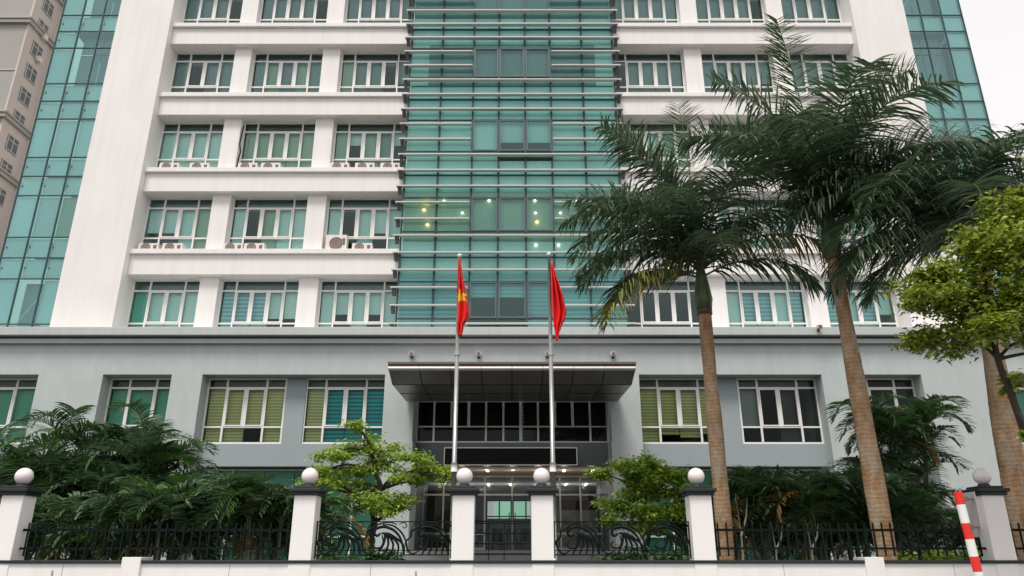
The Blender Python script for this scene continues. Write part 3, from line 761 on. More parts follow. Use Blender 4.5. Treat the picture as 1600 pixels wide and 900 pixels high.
# ================================================================== perimeter wall, posts, fence panels
FY = 11.0; FC = -.13
wl = MB(); wl.box(-30, 30, FY - .09, FY + .2, .12, 1.385, 0)
pw = wl.build('perimeter_wall', M['fence_white'], None, (0, FY, 0)); tag(pw, 'low white boundary wall with thin dark coping along the pavement', 'wall')
def wpart(mb, name, m, bevel=0): return mb.build(name, m, pw, (0, FY, 0), bevel=bevel)
a = MB(); a.box(-30, 30, FY - .12, FY + .23, 1.386, 1.43); wpart(a, 'coping', M['cap'], .006)
for x in (-5.25, 5.0, -9.0, 9.0):
    a = MB(); a.box(x - .13, x + .13, FY - .14, FY + .24, .12, 1.47); wpart(a, 'pilaster', M['fence_white'], .006)
for x in (-1.95, 2.65, -3.9, 3.75, 6.1, -6.2):
    a = MB(); a.box(x - .004, x + .004, FY - .0925, FY - .0905, .15, 1.38); wpart(a, 'joint', M['grey'])
post = empty('gate_post', (0, 0, 0))
a = MB(); a.box(-.155, .155, -.155, .155, .12, 2.30); a.build('shaft', M['fence_white'], post, bevel=.008)
a = MB(); a.box(-.195, .195, -.195, .195, 2.30, 2.345); a.box(-.225, .225, -.225, .225, 2.345, 2.395); a.box(-.17, .17, -.17, .17, 2.395, 2.43); a.build('cap', M['cap'], post, bevel=.008)
a = MB(); a.lathe([(0, 2.43), (.085, 2.43), (.075, 2.465), (0, 2.465)], 20); a.build('lamp_collar', M['cap'], post)
a = MB(); rg = .120; a.lathe([(rg * math.sin(math.pi * i / 20), 2.455 + rg - rg * math.cos(math.pi * i / 20)) for i in range(21)], 32); a.build('globe_lamp', M['globe'], post, smooth=True)
pxs = [(-11.1, 'white gate post with globe lamp beyond the left frame edge'), (-6.97, 'white post with globe lamp in front of the big areca clump at far left'),
       (-2.81, 'white post with globe lamp left of the ironwork beside the layered tree'), (-.56, 'white post with globe lamp standing by the pole of the starred flag'),
       (.56, 'white post with globe lamp standing by the pole of the plain red flag'), (2.81, 'white post with globe lamp between ironwork panel and the thinner palm trunk'),
       (6.97, 'white post with globe lamp behind the red and white striped pole')]
pxs = pxs[1:]
for i, (x, lb) in enumerate(pxs):
    o = post if i == 0 else copy_tree(post)
    o.location = (FC + x, FY + .05, 0); tag(o, lb, 'gate post', 'white fence posts with globe lamps')
# picket panels
def picket(x0, x1, label):
    cx = (x0 + x1) / 2
    r = empty('fence_panel', (cx, FY + .05, 1.43)); tag(r, label, 'fence', 'dark iron fence panels on the wall')
    a = MB(); hw = (x1 - x0) / 2
    a.box(-hw, hw, -.012, .012, .385, .42); a.box(-hw, hw, -.012, .012, .14, .17); a.build('rail', M['iron'], r)
    n_ = int(hw * 2 / .122)
    for i in range(n_):
        x = -hw + .08 + i * (2 * hw - .16) / (n_ - 1)
        b = MB(); b.box(x - .011, x + .011, -.028, -.0125, .05, .50); b.build('picket', M['iron'], r)
    for x in (-hw * .5, 0, hw * .5):
        b = MB(); b.box(x - .012, x + .012, -.01, .01, .0, .14); b.build('foot', M['iron'], r)
pe = [FC + q for q in (-6.97, -2.81, 2.81, 6.97)]
picket(pe[0] + .16, pe[1] - .16, 'dark iron picket fence panel in front of the left areca palms')
picket(pe[2] + .16, pe[3] - .16, 'dark iron picket fence panel in front of the two royal palm trunks')
picket(pe[3] + .16, pe[3] + 3.4, 'dark iron picket fence panel at the right frame edge past the striped pole')
picket(pe[0] - 3.4, pe[0] - .16, 'dark iron picket fence panel at the left frame edge left of the first post')
# ornamental wave panels
def spl(pts, n=7):
    P = [Vector(p) for p in pts]; out = []
    for i in range(len(P) - 1):
        p0 = P[max(i - 1, 0)]; p1 = P[i]; p2 = P[i + 1]; p3 = P[min(i + 2, len(P) - 1)]
        for j in range(n):
            t = j / n
            out.append(.5 * ((2 * p1) + (-p0 + p2) * t + (2 * p0 - 5 * p1 + 4 * p2 - p3) * t * t + (-p0 + 3 * p1 - 3 * p2 + p3) * t ** 3))
    out.append(P[-1]); return out
def waves(x0, x1, label, off):
    cx = (x0 + x1) / 2; hw = (x1 - x0) / 2
    r = empty('ornamental_fence_panel', (cx, FY + .05, 1.43)); tag(r, label, 'fence', 'ornamental ironwork panels')
    a = MB(); a.tube([(-hw, 0, .515), (hw, 0, .515)], .008, 6); a.tube([(-hw, 0, .07), (hw, 0, .07)], .008, 6); a.tube([(-hw, 0, .13), (hw, 0, .13)], .006, 6)
    a.tube([(-hw + .01, 0, .02), (-hw + .01, 0, .52)], .01, 6); a.tube([(hw - .01, 0, .02), (hw - .01, 0, .52)], .01, 6); a.build('rail', M['iron'], r)
    mw = .70; hh = .43
    for i in range(3):
        bx = -hw + .03 + off + i * (2 * hw - .06) / 3; mw = (2 * hw - .06) / 3 * 1.04
        b = MB()
        def C(pts, rad):
            q = [(min(max(bx + u * mw, -hw + .015), hw - .015), 0, .075 + v * hh) for u, v in pts]
            q = spl(q); m_ = len(q); b.tube(q, [rad * (.45 + .55 * math.sin(math.pi * (.12 + .85 * k / m_))) for k in range(m_)], 6)
        C([(.30, .12), (.16, .02), (.06, .14), (.0, .38), (.10, .55), (.12, .72), (.28, .86), (.36, .95), (.6, 1.0), (.75, .93)], .013)
        C([(.40, .66), (.34, .58), (.27, .64), (.30, .80), (.48, .86), (.70, .74), (.86, .45), (.93, .0)], .021)
        C([(.44, .93), (.66, .9), (.86, .68), (.98, .35), (1.0, .05)], .013)
        C([(.30, .42), (.24, .3), (.30, .2), (.42, .22), (.47, .38), (.44, .6)], .014)
        for j in range(5):
            e = .38 + .115 * j
            C([(.42 + .015 * j, .66), (.50 + .03 * j, .62), (e + .10 - .01 * j, .32), (e - .02 + .03 * j, .0)], .017)
        C([(.10, .74), (.2, .98), (.4, .93)], .008); C([(.80, .94), (.9, 1.0), (.97, .9), (.92, .82), (.87, .88)], .008)
        b.build('wave_motif', M['iron'], r, smooth=True)
waves(pe[1] + .16, FC - .56 - .16, 'curling wave ironwork fence panel before the layered bright green tree', 0)
waves(FC + .56 + .16, pe[2] - .16, 'curling wave ironwork fence panel before the dense bright green shrub', 0)
r = empty('barred_fence_panel', (FC, FY + .05, 1.43)); tag(r, 'narrow fence panel of thin horizontal bars between the two middle posts', 'fence')
for z in (.52, .49, .36, .22, .08):
    a = MB(); a.tube([(-.40, 0, z), (.40, 0, z)], .011 if z != .49 else .006, 6); a.build('bar', M['iron'], r)
a = MB(); a.tube([(-.2, 0, 0), (-.2, 0, .52)], .006, 6); a.tube([(.02, 0, 0), (.02, 0, .52)], .006, 6); a.build('upright', M['iron'], r)
# striped pole with plate
def at(px, py, D):     # measured point of the photograph on the vertical plane y = D
    T = math.tan(R(19.85)); t = ((1155 * (1 + T * T) / T) / (py + 2749.8) - 1) / T
    z = D * math.cos(R(19.85)) * (1 + t * T)
    return ((px - 800) / 1155 * z, D, t * D + H)
pa = at(1509, 768, 10.0); pb = at(1529, 893, 10.0)
r = empty('striped_pole', (pb[0] - .01, 10.0, .12)); tag(r, 'red and white striped sign pole standing on the pavement before the right post', 'pole')
bands = [768, 788, 817, 842, 869, 893, 918, 943]
z_ = [at(1510, q, 10.0)[2] for q in bands]
for i in range(len(z_) - 1):
    za, zb_ = z_[i] - .12, z_[i + 1] - .12
    a = MB()
    f_ = lambda zz: -.055 * (zz - (pb[2] - .12)) / (pa[2] - pb[2])
    a.tube([(f_(za), 0, za), (f_(zb_), 0, zb_)], .054, 16); a.build('stripe', M['red'] if i % 2 == 0 else M['wpaint'], r, smooth=False)
a = MB(); a.tube([(0, 0, 0), (f_(z_[-1] - .12), 0, z_[-1] - .12)], .054, 16); a.build('base', M['wpaint'], r)
zt = z_[0] - .12
a = MB(); v = [(.115, -.02, zt), (.115, .24, zt - .01), (.135, .24, zt - .62), (.135, -.02, zt - .60)]
a.box(.14, .152, -.03, .36, zt - .56, zt); a.build('sign_plate', M['grey'], r, bevel=.003)
for dz in (.09, .44):
    a = MB(); a.tube([(.0, 0, zt - dz), (.142, .02, zt - dz - .0)], .013, 6); a.tube([(-.0, 0, zt - dz - .025), (0, 0, zt - dz + .025)], .059, 16); a.build('clamp', M['ac_dk'], r)
# little stubs seen over the bottom of the frame
for x, y, z, lb in ((at(83, 893, 9.5)[0], 9.5, at(83, 891, 9.5)[2], 'thin pale grey stake tip in front of the far left wall'), (at(651, 893, 9.5)[0], 9.5, at(651, 892, 9.5)[2], 'thin grey curved stake tip before the wall under the ironwork')):
    a = MB(); a.tube([(0, 0, 0), (0, 0, z - .3), (-.01, 0, z - .12)], [.02, .018, .012], 8)
    tag(a.build('stake', M['grey'], None), lb, 'stake').location = (x, y, .12)

# ================================================================== flag poles and flags
def pole(px, D, label, ytop):
    x, _, _ = at(px, 735, D); top = at(px, ytop, D)[2]
    r = empty('flag_pole', (x, D, 1.1)); tag(r, label, 'flag pole', 'steel flag poles behind the fence')
    a = MB(); zc = at(px, 735, D)[2] - 1.1
    a.tube([(0, 0, 0), (0, 0, zc)], .048, 14); a.build('lower_tube', M['steel'], r, smooth=True)
    a = MB(); a.tube([(0, 0, zc - .02), (0, 0, zc + .14)], .060, 14); a.build('collar', M['ac'], r, smooth=True)
    a = MB(); a.tube([(0, 0, zc + .1), (0, 0, (zc + top - 1.1) / 2), (0, 0, top - 1.1)], [.042, .039, .03], 14); a.build('upper_tube', M['steel'], r, smooth=True)
    zz = at(px, 555, D)[2] - 1.1; a = MB(); a.tube([(0, 0, zz), (0, 0, zz + .07)], .058, 14); a.build('joint_ring', M['steel'], r)
    a = MB(); rr = .05; a.lathe([(rr * math.sin(math.pi * i / 10), top - 1.1 + rr - rr * math.cos(math.pi * i / 10)) for i in range(11)], 14); a.build('finial', M['ac'], r, smooth=True)
    return x, top
PD = 14.0
xl, tl = pole(709.5, PD, 'steel flag pole carrying the red flag with yellow star', 403)
xr, tr_ = pole(864, PD, 'steel flag pole carrying the red flag whose star is hidden', 401)
def flag(name, label, xpole, prof, starc, seed, side):
    """prof: [(py, xl px, xr px)] hanging outline of the limp cloth; folded in depth"""
    NU, NV = 46, 90
    V = []; F = []; Mi = []
    y0, y1 = prof[0][0], prof[-1][0]
    def ed(py):
        for i in range(len(prof) - 1):
            if prof[i][0] <= py <= prof[i + 1][0]:
                t = (py - prof[i][0]) / (prof[i + 1][0] - prof[i][0]); t = t * t * (3 - 2 * t) * .5 + t * .5
                return [prof[i][j] + (prof[i + 1][j] - prof[i][j]) * t for j in (1, 2)]
        return prof[-1][1:]
    top = at(800, y0, PD)[2]; bx, _, _ = at(prof[0][1], y0, PD)
    rg_ = random.Random(seed); ph = rg_.random() * 6
    pts = []
    for j in range(NV + 1):
        py = y0 + (y1 - y0) * j / NV; e0, e1 = ed(py)
        for i in range(NU + 1):
            u = i / NU; px = e0 + (e1 - e0) * u
            X, _, Z = at(px, py, PD)
            amp = min(1, j / NV * 3) * .075
            dy = amp * math.sin(u * 2 * math.pi * 2.3 + ph + 1.4 * j / NV) + amp * .5 * math.sin(u * 17 + 3 * j / NV * side + ph)
            V.append((X - xpole, dy - .06, Z - top)); pts.append((px, py))
    def instar(px, py):
        if not starc: return False
        cx, cy_, rx, ry = starc; dx, dy = (px - cx) / rx, (py - cy_) / ry
        a = math.atan2(dx, -dy) + .2; r_ = math.hypot(dx, dy)
        k = (a / (2 * math.pi / 5)) % 1; k = abs(k - .5) * 2      # 1 at tip, 0 between
        return r_ < .40 / (math.cos((1 - k) * math.pi / 5) + 1e-6) * (1) if False else r_ < .38 + .62 * max(0, k) ** 2.2
    for j in range(NV):
        for i in range(NU):
            a = j * (NU + 1) + i; F.append((a, a + 1, a + NU + 2, a + NU + 1))
            px = (pts[a][0] + pts[a + 1][0]) / 2; py = (pts[a][1] + pts[a + NU + 1][1]) / 2
            Mi.append(1 if instar(px, py) else 0)
    me = bpy.data.meshes.new(name); me.from_pydata(V, [], F); me.materials.append(M['flag']); me.materials.append(M['star'])
    me.polygons.foreach_set('material_index', Mi); me.polygons.foreach_set('use_smooth', [True] * len(F)); me.update()
    o = bpy.data.objects.new(name, me); col.objects.link(o); o.location = (xpole, PD, top)
    s = o.modifiers.new('thick', 'SOLIDIFY'); s.thickness = .006
    tag(o, label, 'flag', 'red flags hanging limp on the poles'); return o
flag('flag', 'red flag with yellow star hanging limp on the left pole', xl,
     [(405, 717, 719.5), (430, 715.5, 723), (455, 714, 728), (470, 713.5, 731), (490, 713, 733), (500, 713, 731), (508, 713, 725), (518, 713.5, 723.5), (526, 719, 721)], (721, 465, 12, 12), 2, 1)
flag('flag', 'red flag with no star in sight hanging limp on the right pole', xr,
     [(412, 860.5, 863), (430, 861, 868), (450, 861.5, 875), (470, 862, 881), (488, 863, 884.5), (500, 864, 882), (510, 865, 877), (522, 867, 873), (533, 869, 871)], None, 5, -1)

# ================================================================== palms
UP = Vector((0, 0, 1))
def frond(az, el, L, bend, leaf, seed, wid=.038, dens=.034, hang=.9, plume=.55, tipup=0., rr=.022, mi_leaf=0, s0=.1, base=Vector((0, 0, 0)), gap=0., vup=0.):
    """returns MB: rib + leaflets. az/el degrees; bend = total droop in degrees"""
    rg_ = random.Random(seed); b = MB(); n = 18; pts = [base.copy()]; tans = []
    h = Vector((math.cos(R(az)), math.sin(R(az)), 0)); side = Vector((-h.y, h.x, 0)); tw_ = rg_.uniform(-.25, .25)
    for i in range(n):
        s = (i + .5) / n; e = R(el - bend * s ** 1.35); az2 = tw_ * s * .5
        hh = (h * math.cos(az2) + side * math.sin(az2))
        t = hh * math.cos(e) + UP * math.sin(e); tans.append(t); pts.append(pts[-1] + t * (L / n))
    tans.append(tans[-1])
    b.tube(pts, [rr * (1 - .85 * i / n) + .002 for i in range(n + 1)], 5, 1, cap=False)
    m = int(L * (1 - s0) / dens)
    for k in range(m):
        s = s0 + (1 - s0) * (k + rg_.random() * .6) / m
        if gap and rg_.random() < gap: continue
        f = s * n; i = min(int(f), n - 1); p = pts[i].lerp(pts[i + 1], f - i); t = tans[i].lerp(tans[min(i + 1, n)], f - i).normalized()
        nrm = side.cross(t); 
        if nrm.z < 0: nrm = -nrm
        ll = leaf * (.45 + .55 * math.sin(math.pi * min(1, (s - s0) / (1 - s0) * .78 + .17))) * rg_.uniform(.82, 1.12)
        if s > .9: ll *= .75
        for sg in (-1, 1):
            upk = rg_.uniform(-plume, plume) + .12 + vup
            d = (side * sg * 1. + t * rg_.uniform(.35, .75) + nrm * upk).normalized()
            q = p.copy(); wv = wid * rg_.uniform(.75, 1.15)
            hg = hang * rg_.uniform(.65, 1.25)
            prev = None; ns = 4
            for j in range(ns + 1):
                u = j / ns; ww = wv * (.55 + 1.2 * u * (1 - u) * 2 - .53 * u) if j < ns else .001
                dd = d.copy()
                wvec = dd.cross(UP)
                if wvec.length < .1: wvec = t.copy()
                wvec = (wvec.normalized() * .75 + nrm * .35 * sg).normalized()
                a1, a2 = q + wvec * ww * .5, q - wvec * ww * .5
                kk = len(b.v); b.v += [tuple(a1), tuple(a2)]
                if prev is not None: b.f.append((prev, prev + 1, kk + 1, kk)); b.m.append(mi_leaf)
                prev = kk
                q = q + d * (ll / ns); d = (d - UP * hg / ns * (0.6 + u)).normalized()
    return b
def royal(name, label, loc, topxy, ztop, rads, shaft_len, shaft_r, specs, seed):
    r = empty(name, loc); tag(r, label, 'palm tree', 'royal palms behind the fence')
    a = MB(); n = 60; dx, dy = topxy; rt = random.Random(seed + 5); pts = []; rr = []
    for i in range(n + 1):
        t = i / n; pts.append((dx * t * t * .6 + dx * .4 * t, dy * t, ztop * t)); rr.append(rads[0] + (rads[1] - rads[0]) * t + .014 * math.sin(t * 5) + rt.uniform(-.003, .003) + .006 * math.sin(t * 17 + seed))
    a.tube(pts, rr, 20); a.build('trunk', M['royal_trunk'], r, smooth=True)
    a = MB(); b0 = Vector((dx, dy, ztop)); 
    a.tube([b0 + UP * z for z in (-.02, .12)], [rads[1] * 1.08, rads[1] * 1.1], 18); a.build('shaft_base', M['shaft_dk'], r, smooth=True)
    a = MB(); a.tube([b0 + UP * z for z in (.1, .3, shaft_len * .6, shaft_len)], [rads[1] * 1.08, shaft_r, shaft_r * .8, shaft_r * .42], 18); a.build('crownshaft', M['shaft'], r, smooth=True)
    rg_ = random.Random(seed)
    for i, sp in enumerate(specs):
        az, el, L, bend, leaf = sp[:5]; kind = sp[5] if len(sp) > 5 else 'royal'
        fb = frond(az, min(86, el + 7), L * 1.12, bend, leaf * 1.12, seed * 100 + i, wid=.040, dens=.033, plume=.5, base=b0 + UP * (shaft_len - rg_.uniform(.0, .25)), hang=(1.15 + .6 * (el < 62)) if kind != 'royal_n' else .45)
        fb.build('frond', [M[kind], M['rach']], r)
# az: 0 = right, 180 = left, 270 = towards the camera
def tz_(py, D): return at(800, py, D)[2]
DA = 14.5
xa = at(1131, 820, DA)[0]
specA = [(80, 84, 4.4, 18, .75, 'royal_n'), (200, 74, 3.6, 60, .8), (170, 66, 3.4, 88, .85), (188, 58, 3.2, 108, .85), (215, 52, 3.3, 112, .85), (150, 50, 3.1, 115, .85), (195, 22, 2.7, 98, .8),
         (205, -6, 2.7, 74, .75, 'royal_y'), (250, 55, 3.0, 120, .8), (285, 64, 3.0, 110, .8), (320, 46, 3.0, 115, .8), (350, 36, 3.0, 100, .85, 'royal_y'), (5, 55, 3.3, 100, .85), (330, 15, 2.3, 90, .8),
         (30, 60, 3.2, 95, .85), (100, 55, 3.1, 95, .85), (265, 30, 2.2, 100, .7), (205, 5, 2.2, 75, .75), (178, 78, 3.9, 52, .85), (45, 74, 3.4, 60, .85), (200, 36, 3.0, 105, .85)]
royal('royal_palm', 'slimmer royal palm nearest the flags with its trunk beside the fourth post', (xa, DA, 1.1), (at(1101, 490, DA)[0] - xa, 0), tz_(490, DA) - 1.1, (.135, .145), 1.0, .19, specA, 11)
DB = 13.0
xb_ = at(1378, 820, DB)[0]
specB = [(95, 80, 5.0, 10, .75, 'royal_n'), (15, 68, 3.6, 85, .95), (350, 55, 3.7, 98, 1.0), (5, 44, 3.6, 88, 1.0), (330, 50, 3.3, 112, .95), (300, 66, 3.2, 108, .9), (270, 72, 3.2, 105, .85), (240, 55, 3.0, 118, .9),
         (215, 50, 3.1, 112, .9), (190, 62, 3.2, 100, .9), (160, 66, 3.4, 75, .85), (345, 30, 3.0, 90, .9), (40, 50, 3.3, 90, .95),
         (120, 60, 3.3, 85, .9), (25, 28, 3.1, 85, .9), (345, 76, 3.6, 62, .9), (60, 76, 3.8, 55, .85), (158, 78, 3.9, 50, .85), (0, 30, 3.2, 90, .95)]
royal('royal_palm', 'tall royal palm with brown trunk crossing the recess right of centre', (xb_, DB, 1.1), (at(1303, 405, DB)[0] - xb_, 0), tz_(405, DB) - 1.1, (.165, .135), .95, .19, specB, 23)
DC = 12.4
xc_ = at(1592, 800, DC)[0]
specC = [(90, 80, 3.0, 35, .75), (175, 40, 3.1, 80, 1.0), (195, 20, 2.9, 85, 1.0), (165, 5, 2.5, 72, .95), (210, 40, 2.8, 110, .9), (150, 55, 3.0, 90, .9), (240, 25, 2.3, 105, .85), (185, -12, 2.3, 60, .85), (270, 55, 2.6, 118, .8),
         (300, 40, 2.8, 105, .9), (330, 55, 3.0, 100, .9), (0, 50, 3.1, 95, .95), (20, 30, 3.0, 85, .9), (50, 60, 3.1, 80, .9), (130, 30, 2.8, 85, .9), (340, 20, 2.8, 85, .9), (225, -5, 2.0, 70, .8), (180, 30, 3.2, 80, 1.0), (190, 4, 2.8, 68, 1.0), (60, 76, 3.4, 60, .9), (170, 60, 3.1, 85, .95), (20, 66, 3.4, 70, .9)]
royal('royal_palm', 'thick trunked royal palm at the right frame edge behind the lime green tree', (xc_, DC, 1.1), (at(1543, 470, DC)[0] - xc_, 0), tz_(430, DC) - 1.1, (.20, .16), .95, .2, specC, 31)

# areca clumps ------------------------------------------------------
def areca(name, label, loc, spread, hts, n, seed, fl=1.4, leaf=.42, kinds=None, dens=.042, elr=(45, 84)):
    rg_ = random.Random(seed); r = empty(name, loc); tag(r, label, 'areca palm', 'areca palm clumps in the garden')
    st = MB(); cr = MB()
    for i in range(n):
        a = rg_.uniform(0, 6.28); d = math.sqrt(rg_.random()); bx, by = d * math.cos(a) * spread[0], d * math.sin(a) * spread[1]
        hh = rg_.uniform(*hts) * (1 - .25 * d); lean = .12 + .18 * d; tx, ty = bx + math.cos(a) * lean * hh * .4, by + math.sin(a) * lean * hh * .4
        st.tube([(bx, by, 0), ((bx + tx) / 2, (by + ty) / 2, hh * .55), (tx, ty, hh)], [.03, .026, .02], 6)
        nf = rg_.randint(7, 9); a0 = rg_.uniform(0, 360)
        for k in range(nf):
            mi = 0; x = rg_.random()
            if x > .965: mi = 3
            elif x > .80: mi = 2
            el = rg_.uniform(*elr) if k else 84
            if mi == 3: el = rg_.uniform(5, 30)
            fb = frond(a0 + k * 137.5, el, fl * rg_.uniform(.75, 1.15), rg_.uniform(105, 165), leaf * 1.08, rg_.randint(0, 10 ** 6), wid=.046, dens=dens, hang=1.25, plume=.10, vup=.55, rr=.012, s0=.18, base=Vector((tx, ty, hh)))
            o_ = len(cr.v); cr.v += fb.v; cr.f += [tuple(q + o_ for q in f) for f in fb.f]; cr.m += [(mi if m_ == 0 else 1) for m_ in fb.m]
    st.build('stems', M['areca_stem'], r, smooth=True); cr.build('crown', [M['areca'], M['rach'], M['areca_g'], M['areca_o']], r)
    return r
areca('areca_palm', 'biggest dark areca palm clump rising to the left podium windows', (-9.6, 18.2, 1.1), (1.2, .9), (.8, 3.55), 30, 1, 1.7, .46)
areca('areca_palm', 'dark areca palm clump behind the far left globe post', (-11.3, 18.0, 1.1), (1.1, .8), (.5, 2.4), 20, 2, 1.8, .44)
areca('areca_palm', 'low feathery areca clump behind the left picket panel near its middle', (-6.9, 14.8, 1.1), (1.1, .5), (.3, 1.3), 24, 3, 1.2, .36)
areca('areca_palm', 'low feathery areca clump just left of the second globe post', (-4.6, 15.0, 1.1), (.8, .5), (.4, 1.5), 20, 4, 1.15, .36)
areca('areca_palm', 'low dark areca clump directly behind the far left end of the picket panel', (-8.8, 15.2, 1.1), (.8, .5), (.3, 1.1), 20, 5, 1.2, .36)
areca('areca_palm', 'areca palm clump just right of the slim royal palm trunk', (5.7, 16.2, 1.1), (.9, .6), (.5, 1.9), 24, 6, 1.2, .40)
areca('areca_palm', 'areca palm clump in front of the ground floor between both royal trunks', (7.3, 16.4, 1.1), (.8, .6), (.5, 1.85), 22, 7, 1.2, .40)
areca('areca_palm', 'tallest areca palm reaching the recessed window behind the tall royal trunk', (9.5, 18.6, 1.1), (.45, .45), (.8, 4.25), 20, 8, 1.4, .44)
areca('areca_palm', 'small areca clump at the foot of the thick right royal palm', (9.3, 15.0, 1.1), (.7, .4), (.3, .9), 9, 9, 1.1, .36)
areca('areca_palm', 'dark areca clump half hidden behind the bright dense shrub', (4.4, 17.4, 1.1), (.6, .5), (.7, 1.45), 9, 10, 1.2, .40)

# leafy trees -------------------------------------------------------
def leafy(name, label, cat, loc, trunk, pads, leafm, bark, lsz, seed, nl, group=None, droop=.3):
    """trunk: list of polyline pts, radius; pads: (x,y,z,rx,ry,rz,weight) leaf clusters joined to the trunk by limbs"""
    rg_ = random.Random(seed); r = empty(name, loc); tag(r, label, cat, group)
    t = MB(); tp = [Vector(p) for p in trunk[0]]; t.tube(spl(tp, 5), [trunk[1] * (1 - .5 * i / (5 * (len(tp) - 1))) for i in range(5 * (len(tp) - 1) + 1)], 10)
    cr = MB()
    for (x, y, z, rx, ry, rz, wgt) in pads:
        c = Vector((x, y, z)); j = min(range(len(tp)), key=lambda i: (tp[i] - c).length + .6 * max(0, tp[i].z - c.z)); s = tp[j]
        mid = s.lerp(c, .5) + Vector((rg_.uniform(-.1, .1), rg_.uniform(-.1, .1), .08 * (c - s).length + rg_.uniform(-.05, .05)))
        t.tube(spl([s, mid, c], 5), [trunk[1] * .5 * (1 - .75 * i / 10) for i in range(11)], 6)
        twigs = []
        for q in range(max(4, int(7 * wgt))):
            e = c + Vector((rg_.gauss(0, .5) * rx, rg_.gauss(0, .5) * ry, rg_.gauss(0, .45) * rz)); twigs.append(e)
            t.tube([c, c.lerp(e, .5) + Vector((0, 0, .02)), e], [trunk[1] * .13, trunk[1] * .09, trunk[1] * .04], 4, cap=False)
        for q in range(int(nl * wgt)):
            e = rg_.choice(twigs); sp_ = .31
            p = e + Vector((rg_.gauss(0, sp_) * rx, rg_.gauss(0, sp_) * ry, rg_.gauss(0, sp_) * rz))
            a = rg_.uniform(0, 6.28); up_ = rg_.uniform(-.55, .35) - droop * .3
            d = Vector((math.cos(a), math.sin(a), up_)).normalized(); sd = d.cross(UP).normalized(); nn = sd.cross(d)
            sd = (sd * math.cos(rg_.gauss(0, .5)) + nn * math.sin(rg_.gauss(0, .5))).normalized(); nn = sd.cross(d)
            L = lsz * rg_.uniform(.6, 1.25); W = L * .26
            k = len(cr.v)
            cr.v += [tuple(p), tuple(p + d * L * .4 + sd * W + nn * W * .25), tuple(p + d * L - UP * L * .18), tuple(p + d * L * .4 - sd * W + nn * W * .25), tuple(p + d * L * .45)]
            cr.f += [(k, k + 1, k + 4), (k + 1, k + 2, k + 4), (k + 2, k + 3, k + 4), (k + 3, k, k + 4)]; cr.m += [0] * 4
    t.build('trunk', M[bark], r, smooth=True); cr.build('crown', M[leafm], r)
    return r
# lime tree at right edge (street side of fence)
D = 9.6; bx, _, _ = at(1578, 620, D)
pads = []
for (px, py, rx, rz, wgt, dy) in ((1590, 310, .32, .2, .9, .1), (1545, 350, .4, .26, 1.3, -.1), (1595, 380, .45, .3, 1.4, .2), (1500, 395, .4, .25, 1.3, .0), (1560, 420, .5, .32, 1.7, -.3), (1470, 445, .42, .26, 1.3, .1),
                                  (1440, 480, .34, .22, 1.1, -.1), (1500, 480, .5, .28, 1.6, .3), (1560, 485, .5, .3, 1.6, -.2), (1455, 525, .36, .22, 1.1, .2), (1505, 530, .4, .2, 1.1, -.2), (1640, 360, .6, .4, 1.5, .1), (1650, 450, .6, .4, 1.6, 0),
                                  (1592, 530, .25, .15, .5, .1), (1430, 440, .2, .15, .5, 0), (1595, 700, .16, .18, .45, -.1), (1560, 600, .12, .12, .15, 0), (1600, 262, .22, .14, .45, 0), (1680, 560, .5, .3, .9, 0)):
    x, _, z = at(px + 22, py - 6, D); pads.append((x - bx, dy, z - .12, rx, rx * .9, rz, wgt))
zt_ = lambda py: at(800, py, D)[2] - .12
leafy('street_tree', 'lime green leafy tree overhanging the right frame edge before the thick palm', 'tree', (bx, D, .12),
      ([(.30, 0, 0), (.24, 0, 1.2), (.05, 0, zt_(640)), (-.03, .02, zt_(560)), (.0, .0, zt_(480)), (.08, 0, zt_(400))], .055), pads, 'lime', 'bark', .105, 3, 1000)
# layered tree left of entrance
D = 16.8; bx, _, _ = at(575, 860, D)
pads = []
for (px, py, rx, rz, wgt) in ((570, 690, .45, .16, .6), (530, 712, .38, .13, .8), (600, 705, .45, .14, .7), (640, 722, .42, .1, .7), (505, 735, .3, .12, .6), (560, 740, .5, .12, .8), (620, 745, .35, .1, .5), (680, 738, .42, .1, .7), (520, 765, .42, .13, .9),
                              (655, 752, .3, .08, .4), (500, 790, .25, .12, .5), (585, 782, .42, .13, 1.0), (625, 785, .33, .11, .7), (540, 795, .3, .09, .3), (700, 745, .2, .08, .3), (520, 820, .2, .12, .3), (545, 700, .4, .14, .8), (590, 725, .5, .12, .9), (660, 730, .4, .1, .7), (510, 750, .4, .14, .8), (540, 770, .4, .12, .7), (600, 795, .4, .1, .7), (575, 755, .4, .1, .6), (560, 672, .25, .1, .4), (640, 790, .3, .1, .5)):
    x, _, z = at(px, py, D); pads.append((x - bx, random.uniform(-.5, .5), z - 1.1, rx, rx * .9, rz * 1.5, wgt))
zt_ = lambda py: at(800, py, D)[2] - 1.1
leafy('layered_tree', 'small tree with tiers of bright green leaves left of the entrance', 'tree', (bx, D, 1.1),
      ([(0, 0, 0), (.02, 0, zt_(850)), (.1, 0, zt_(815)), (.02, .05, zt_(790)), (.2, 0, zt_(765)), (.05, 0, zt_(735)), (-.05, 0, zt_(705))], .085), pads, 'lime2', 'bark', .10, 4, 760, droop=.1)
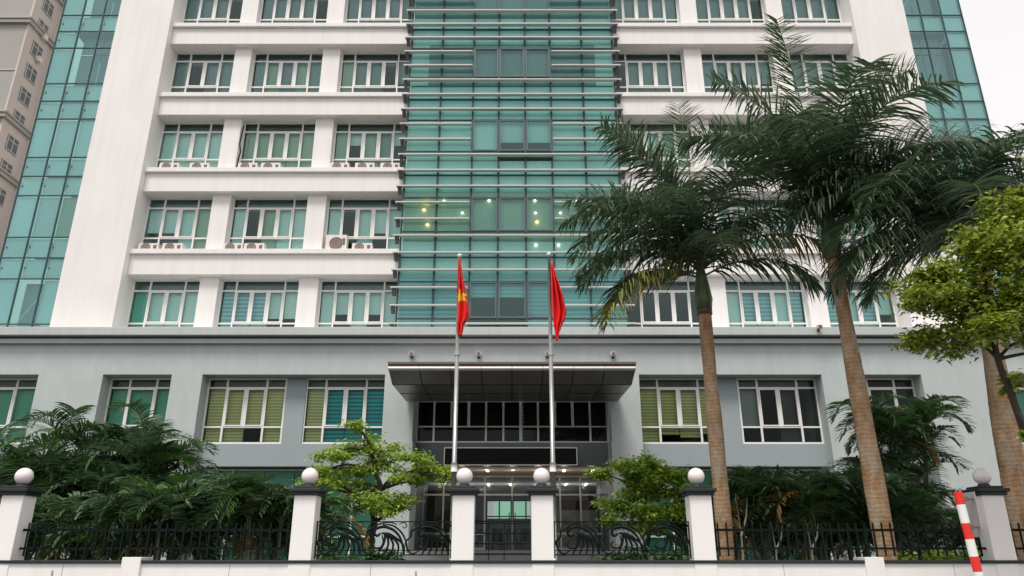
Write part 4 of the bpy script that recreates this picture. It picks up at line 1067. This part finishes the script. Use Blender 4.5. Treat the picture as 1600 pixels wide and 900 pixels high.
# dense shrub right of entrance
D = 16.6; bx, _, _ = at(1012, 850, D)
pads = []
for (px, py, rx, rz, wgt) in ((975, 735, .35, .2, 1), (1020, 728, .38, .2, 1), (1055, 745, .35, .2, 1), (950, 745, .25, .16, .6), (990, 765, .42, .22, 1.2), (1035, 765, .42, .22, 1.2), (1070, 770, .25, .18, .7), (965, 790, .36, .2, 1), (1010, 797, .45, .22, 1.3), (1045, 800, .32, .2, 1),
                              (985, 818, .35, .16, .8), (1030, 822, .35, .16, .7), (1000, 745, .4, .2, .8), (955, 815, .22, .14, .4)):
    x, _, z = at(px, py, D); pads.append((x - bx, random.uniform(-.35, .35), z - 1.1, rx, rx * .9, rz, wgt))
leafy('shrub', 'dense bright green shrub just right of the glass entrance', 'shrub', (bx, D, 1.1),
      ([(0, 0, 0), (-.05, 0, .4), (.03, 0, .8), (-.02, 0, 1.2), (.02, 0, 1.6)], .06), pads, 'lime3', 'bark', .12, 5, 620)
# low planting behind the coping
for i, (px, wd, lb) in enumerate(((575, .8, 'low green plants at the foot of the layered tree'), (1440, 1.1, 'low bright plants behind the right end of the picket panel'), (1000, .7, 'low plants at the foot of the dense shrub'))):
    D = 14.2; x, _, _ = at(px, 860, D)
    pads = [(random.uniform(-wd, wd), random.uniform(-.25, .25), random.uniform(.2, .42), .28, .25, .14, .8) for _ in range(7)]
    leafy('low_plant', lb, 'plant', (x, D, 1.1), ([(0, 0, 0), (0, 0, .12), (0, 0, .25)], .02), pads, 'hedge' if i != 1 else 'lime3', 'bark', .12, 50 + i, 150)
# slender pale-stemmed saplings behind the picket panel
for (px, D, top, lb) in ((1268, 13.2, 812, 'slender forked pale sapling behind the picket panel near the tall royal trunk'), (1160, 13.6, 770, 'thin grey sapling right of the slim royal palm trunk'), (1212, 13.9, 815, 'bare grey stake like stem between both royal trunks')):
    x, _, _ = at(px, 870, D); z = at(px, top, D)[2] - 1.1
    a = MB(); a.tube([(0, 0, 0), (.02, 0, z * .5), (-.02, 0, z)], [.018, .015, .008], 7); a.tube([(.02, 0, z * .5), (.14, 0, z * .72), (.2, .03, z * .95)], [.02, .015, .008], 6)
    tag(a.build('sapling', M['barkg'], None, smooth=True), lb, 'sapling').location = (x, D, 1.1)
# dark clipped hedge filling the back of the garden along the podium
def hedge(x0, x1, y, h, label, seed):
    rg_ = random.Random(seed); r = empty('hedge', ((x0 + x1) / 2, y, 1.1)); tag(r, label, 'hedge'); cx = (x0 + x1) / 2
    cr = MB(); st = MB()
    for i in range(int((x1 - x0) * 900)):
        p = Vector((rg_.uniform(x0, x1) - cx, rg_.uniform(-.35, .35), abs(rg_.gauss(h * .6, h * .35)))); p.z = min(p.z, h * rg_.uniform(.9, 1.15))
        a = rg_.uniform(0, 6.28); d = Vector((math.cos(a), math.sin(a), rg_.uniform(-.3, .6))).normalized(); sd = d.cross(UP).normalized(); L = .13 * rg_.uniform(.7, 1.3)
        cr.face([p, p + d * L * .5 + sd * L * .22, p + d * L, p + d * L * .5 - sd * L * .22])
    cr.build('foliage', M['areca'], r)
hedge(-12.5, -4.6, 20.6, 1.0, 'dark low hedge behind the left areca palms', 1)
hedge(4.7, 12.5, 20.6, .95, 'dark low hedge behind the right areca palms', 2)
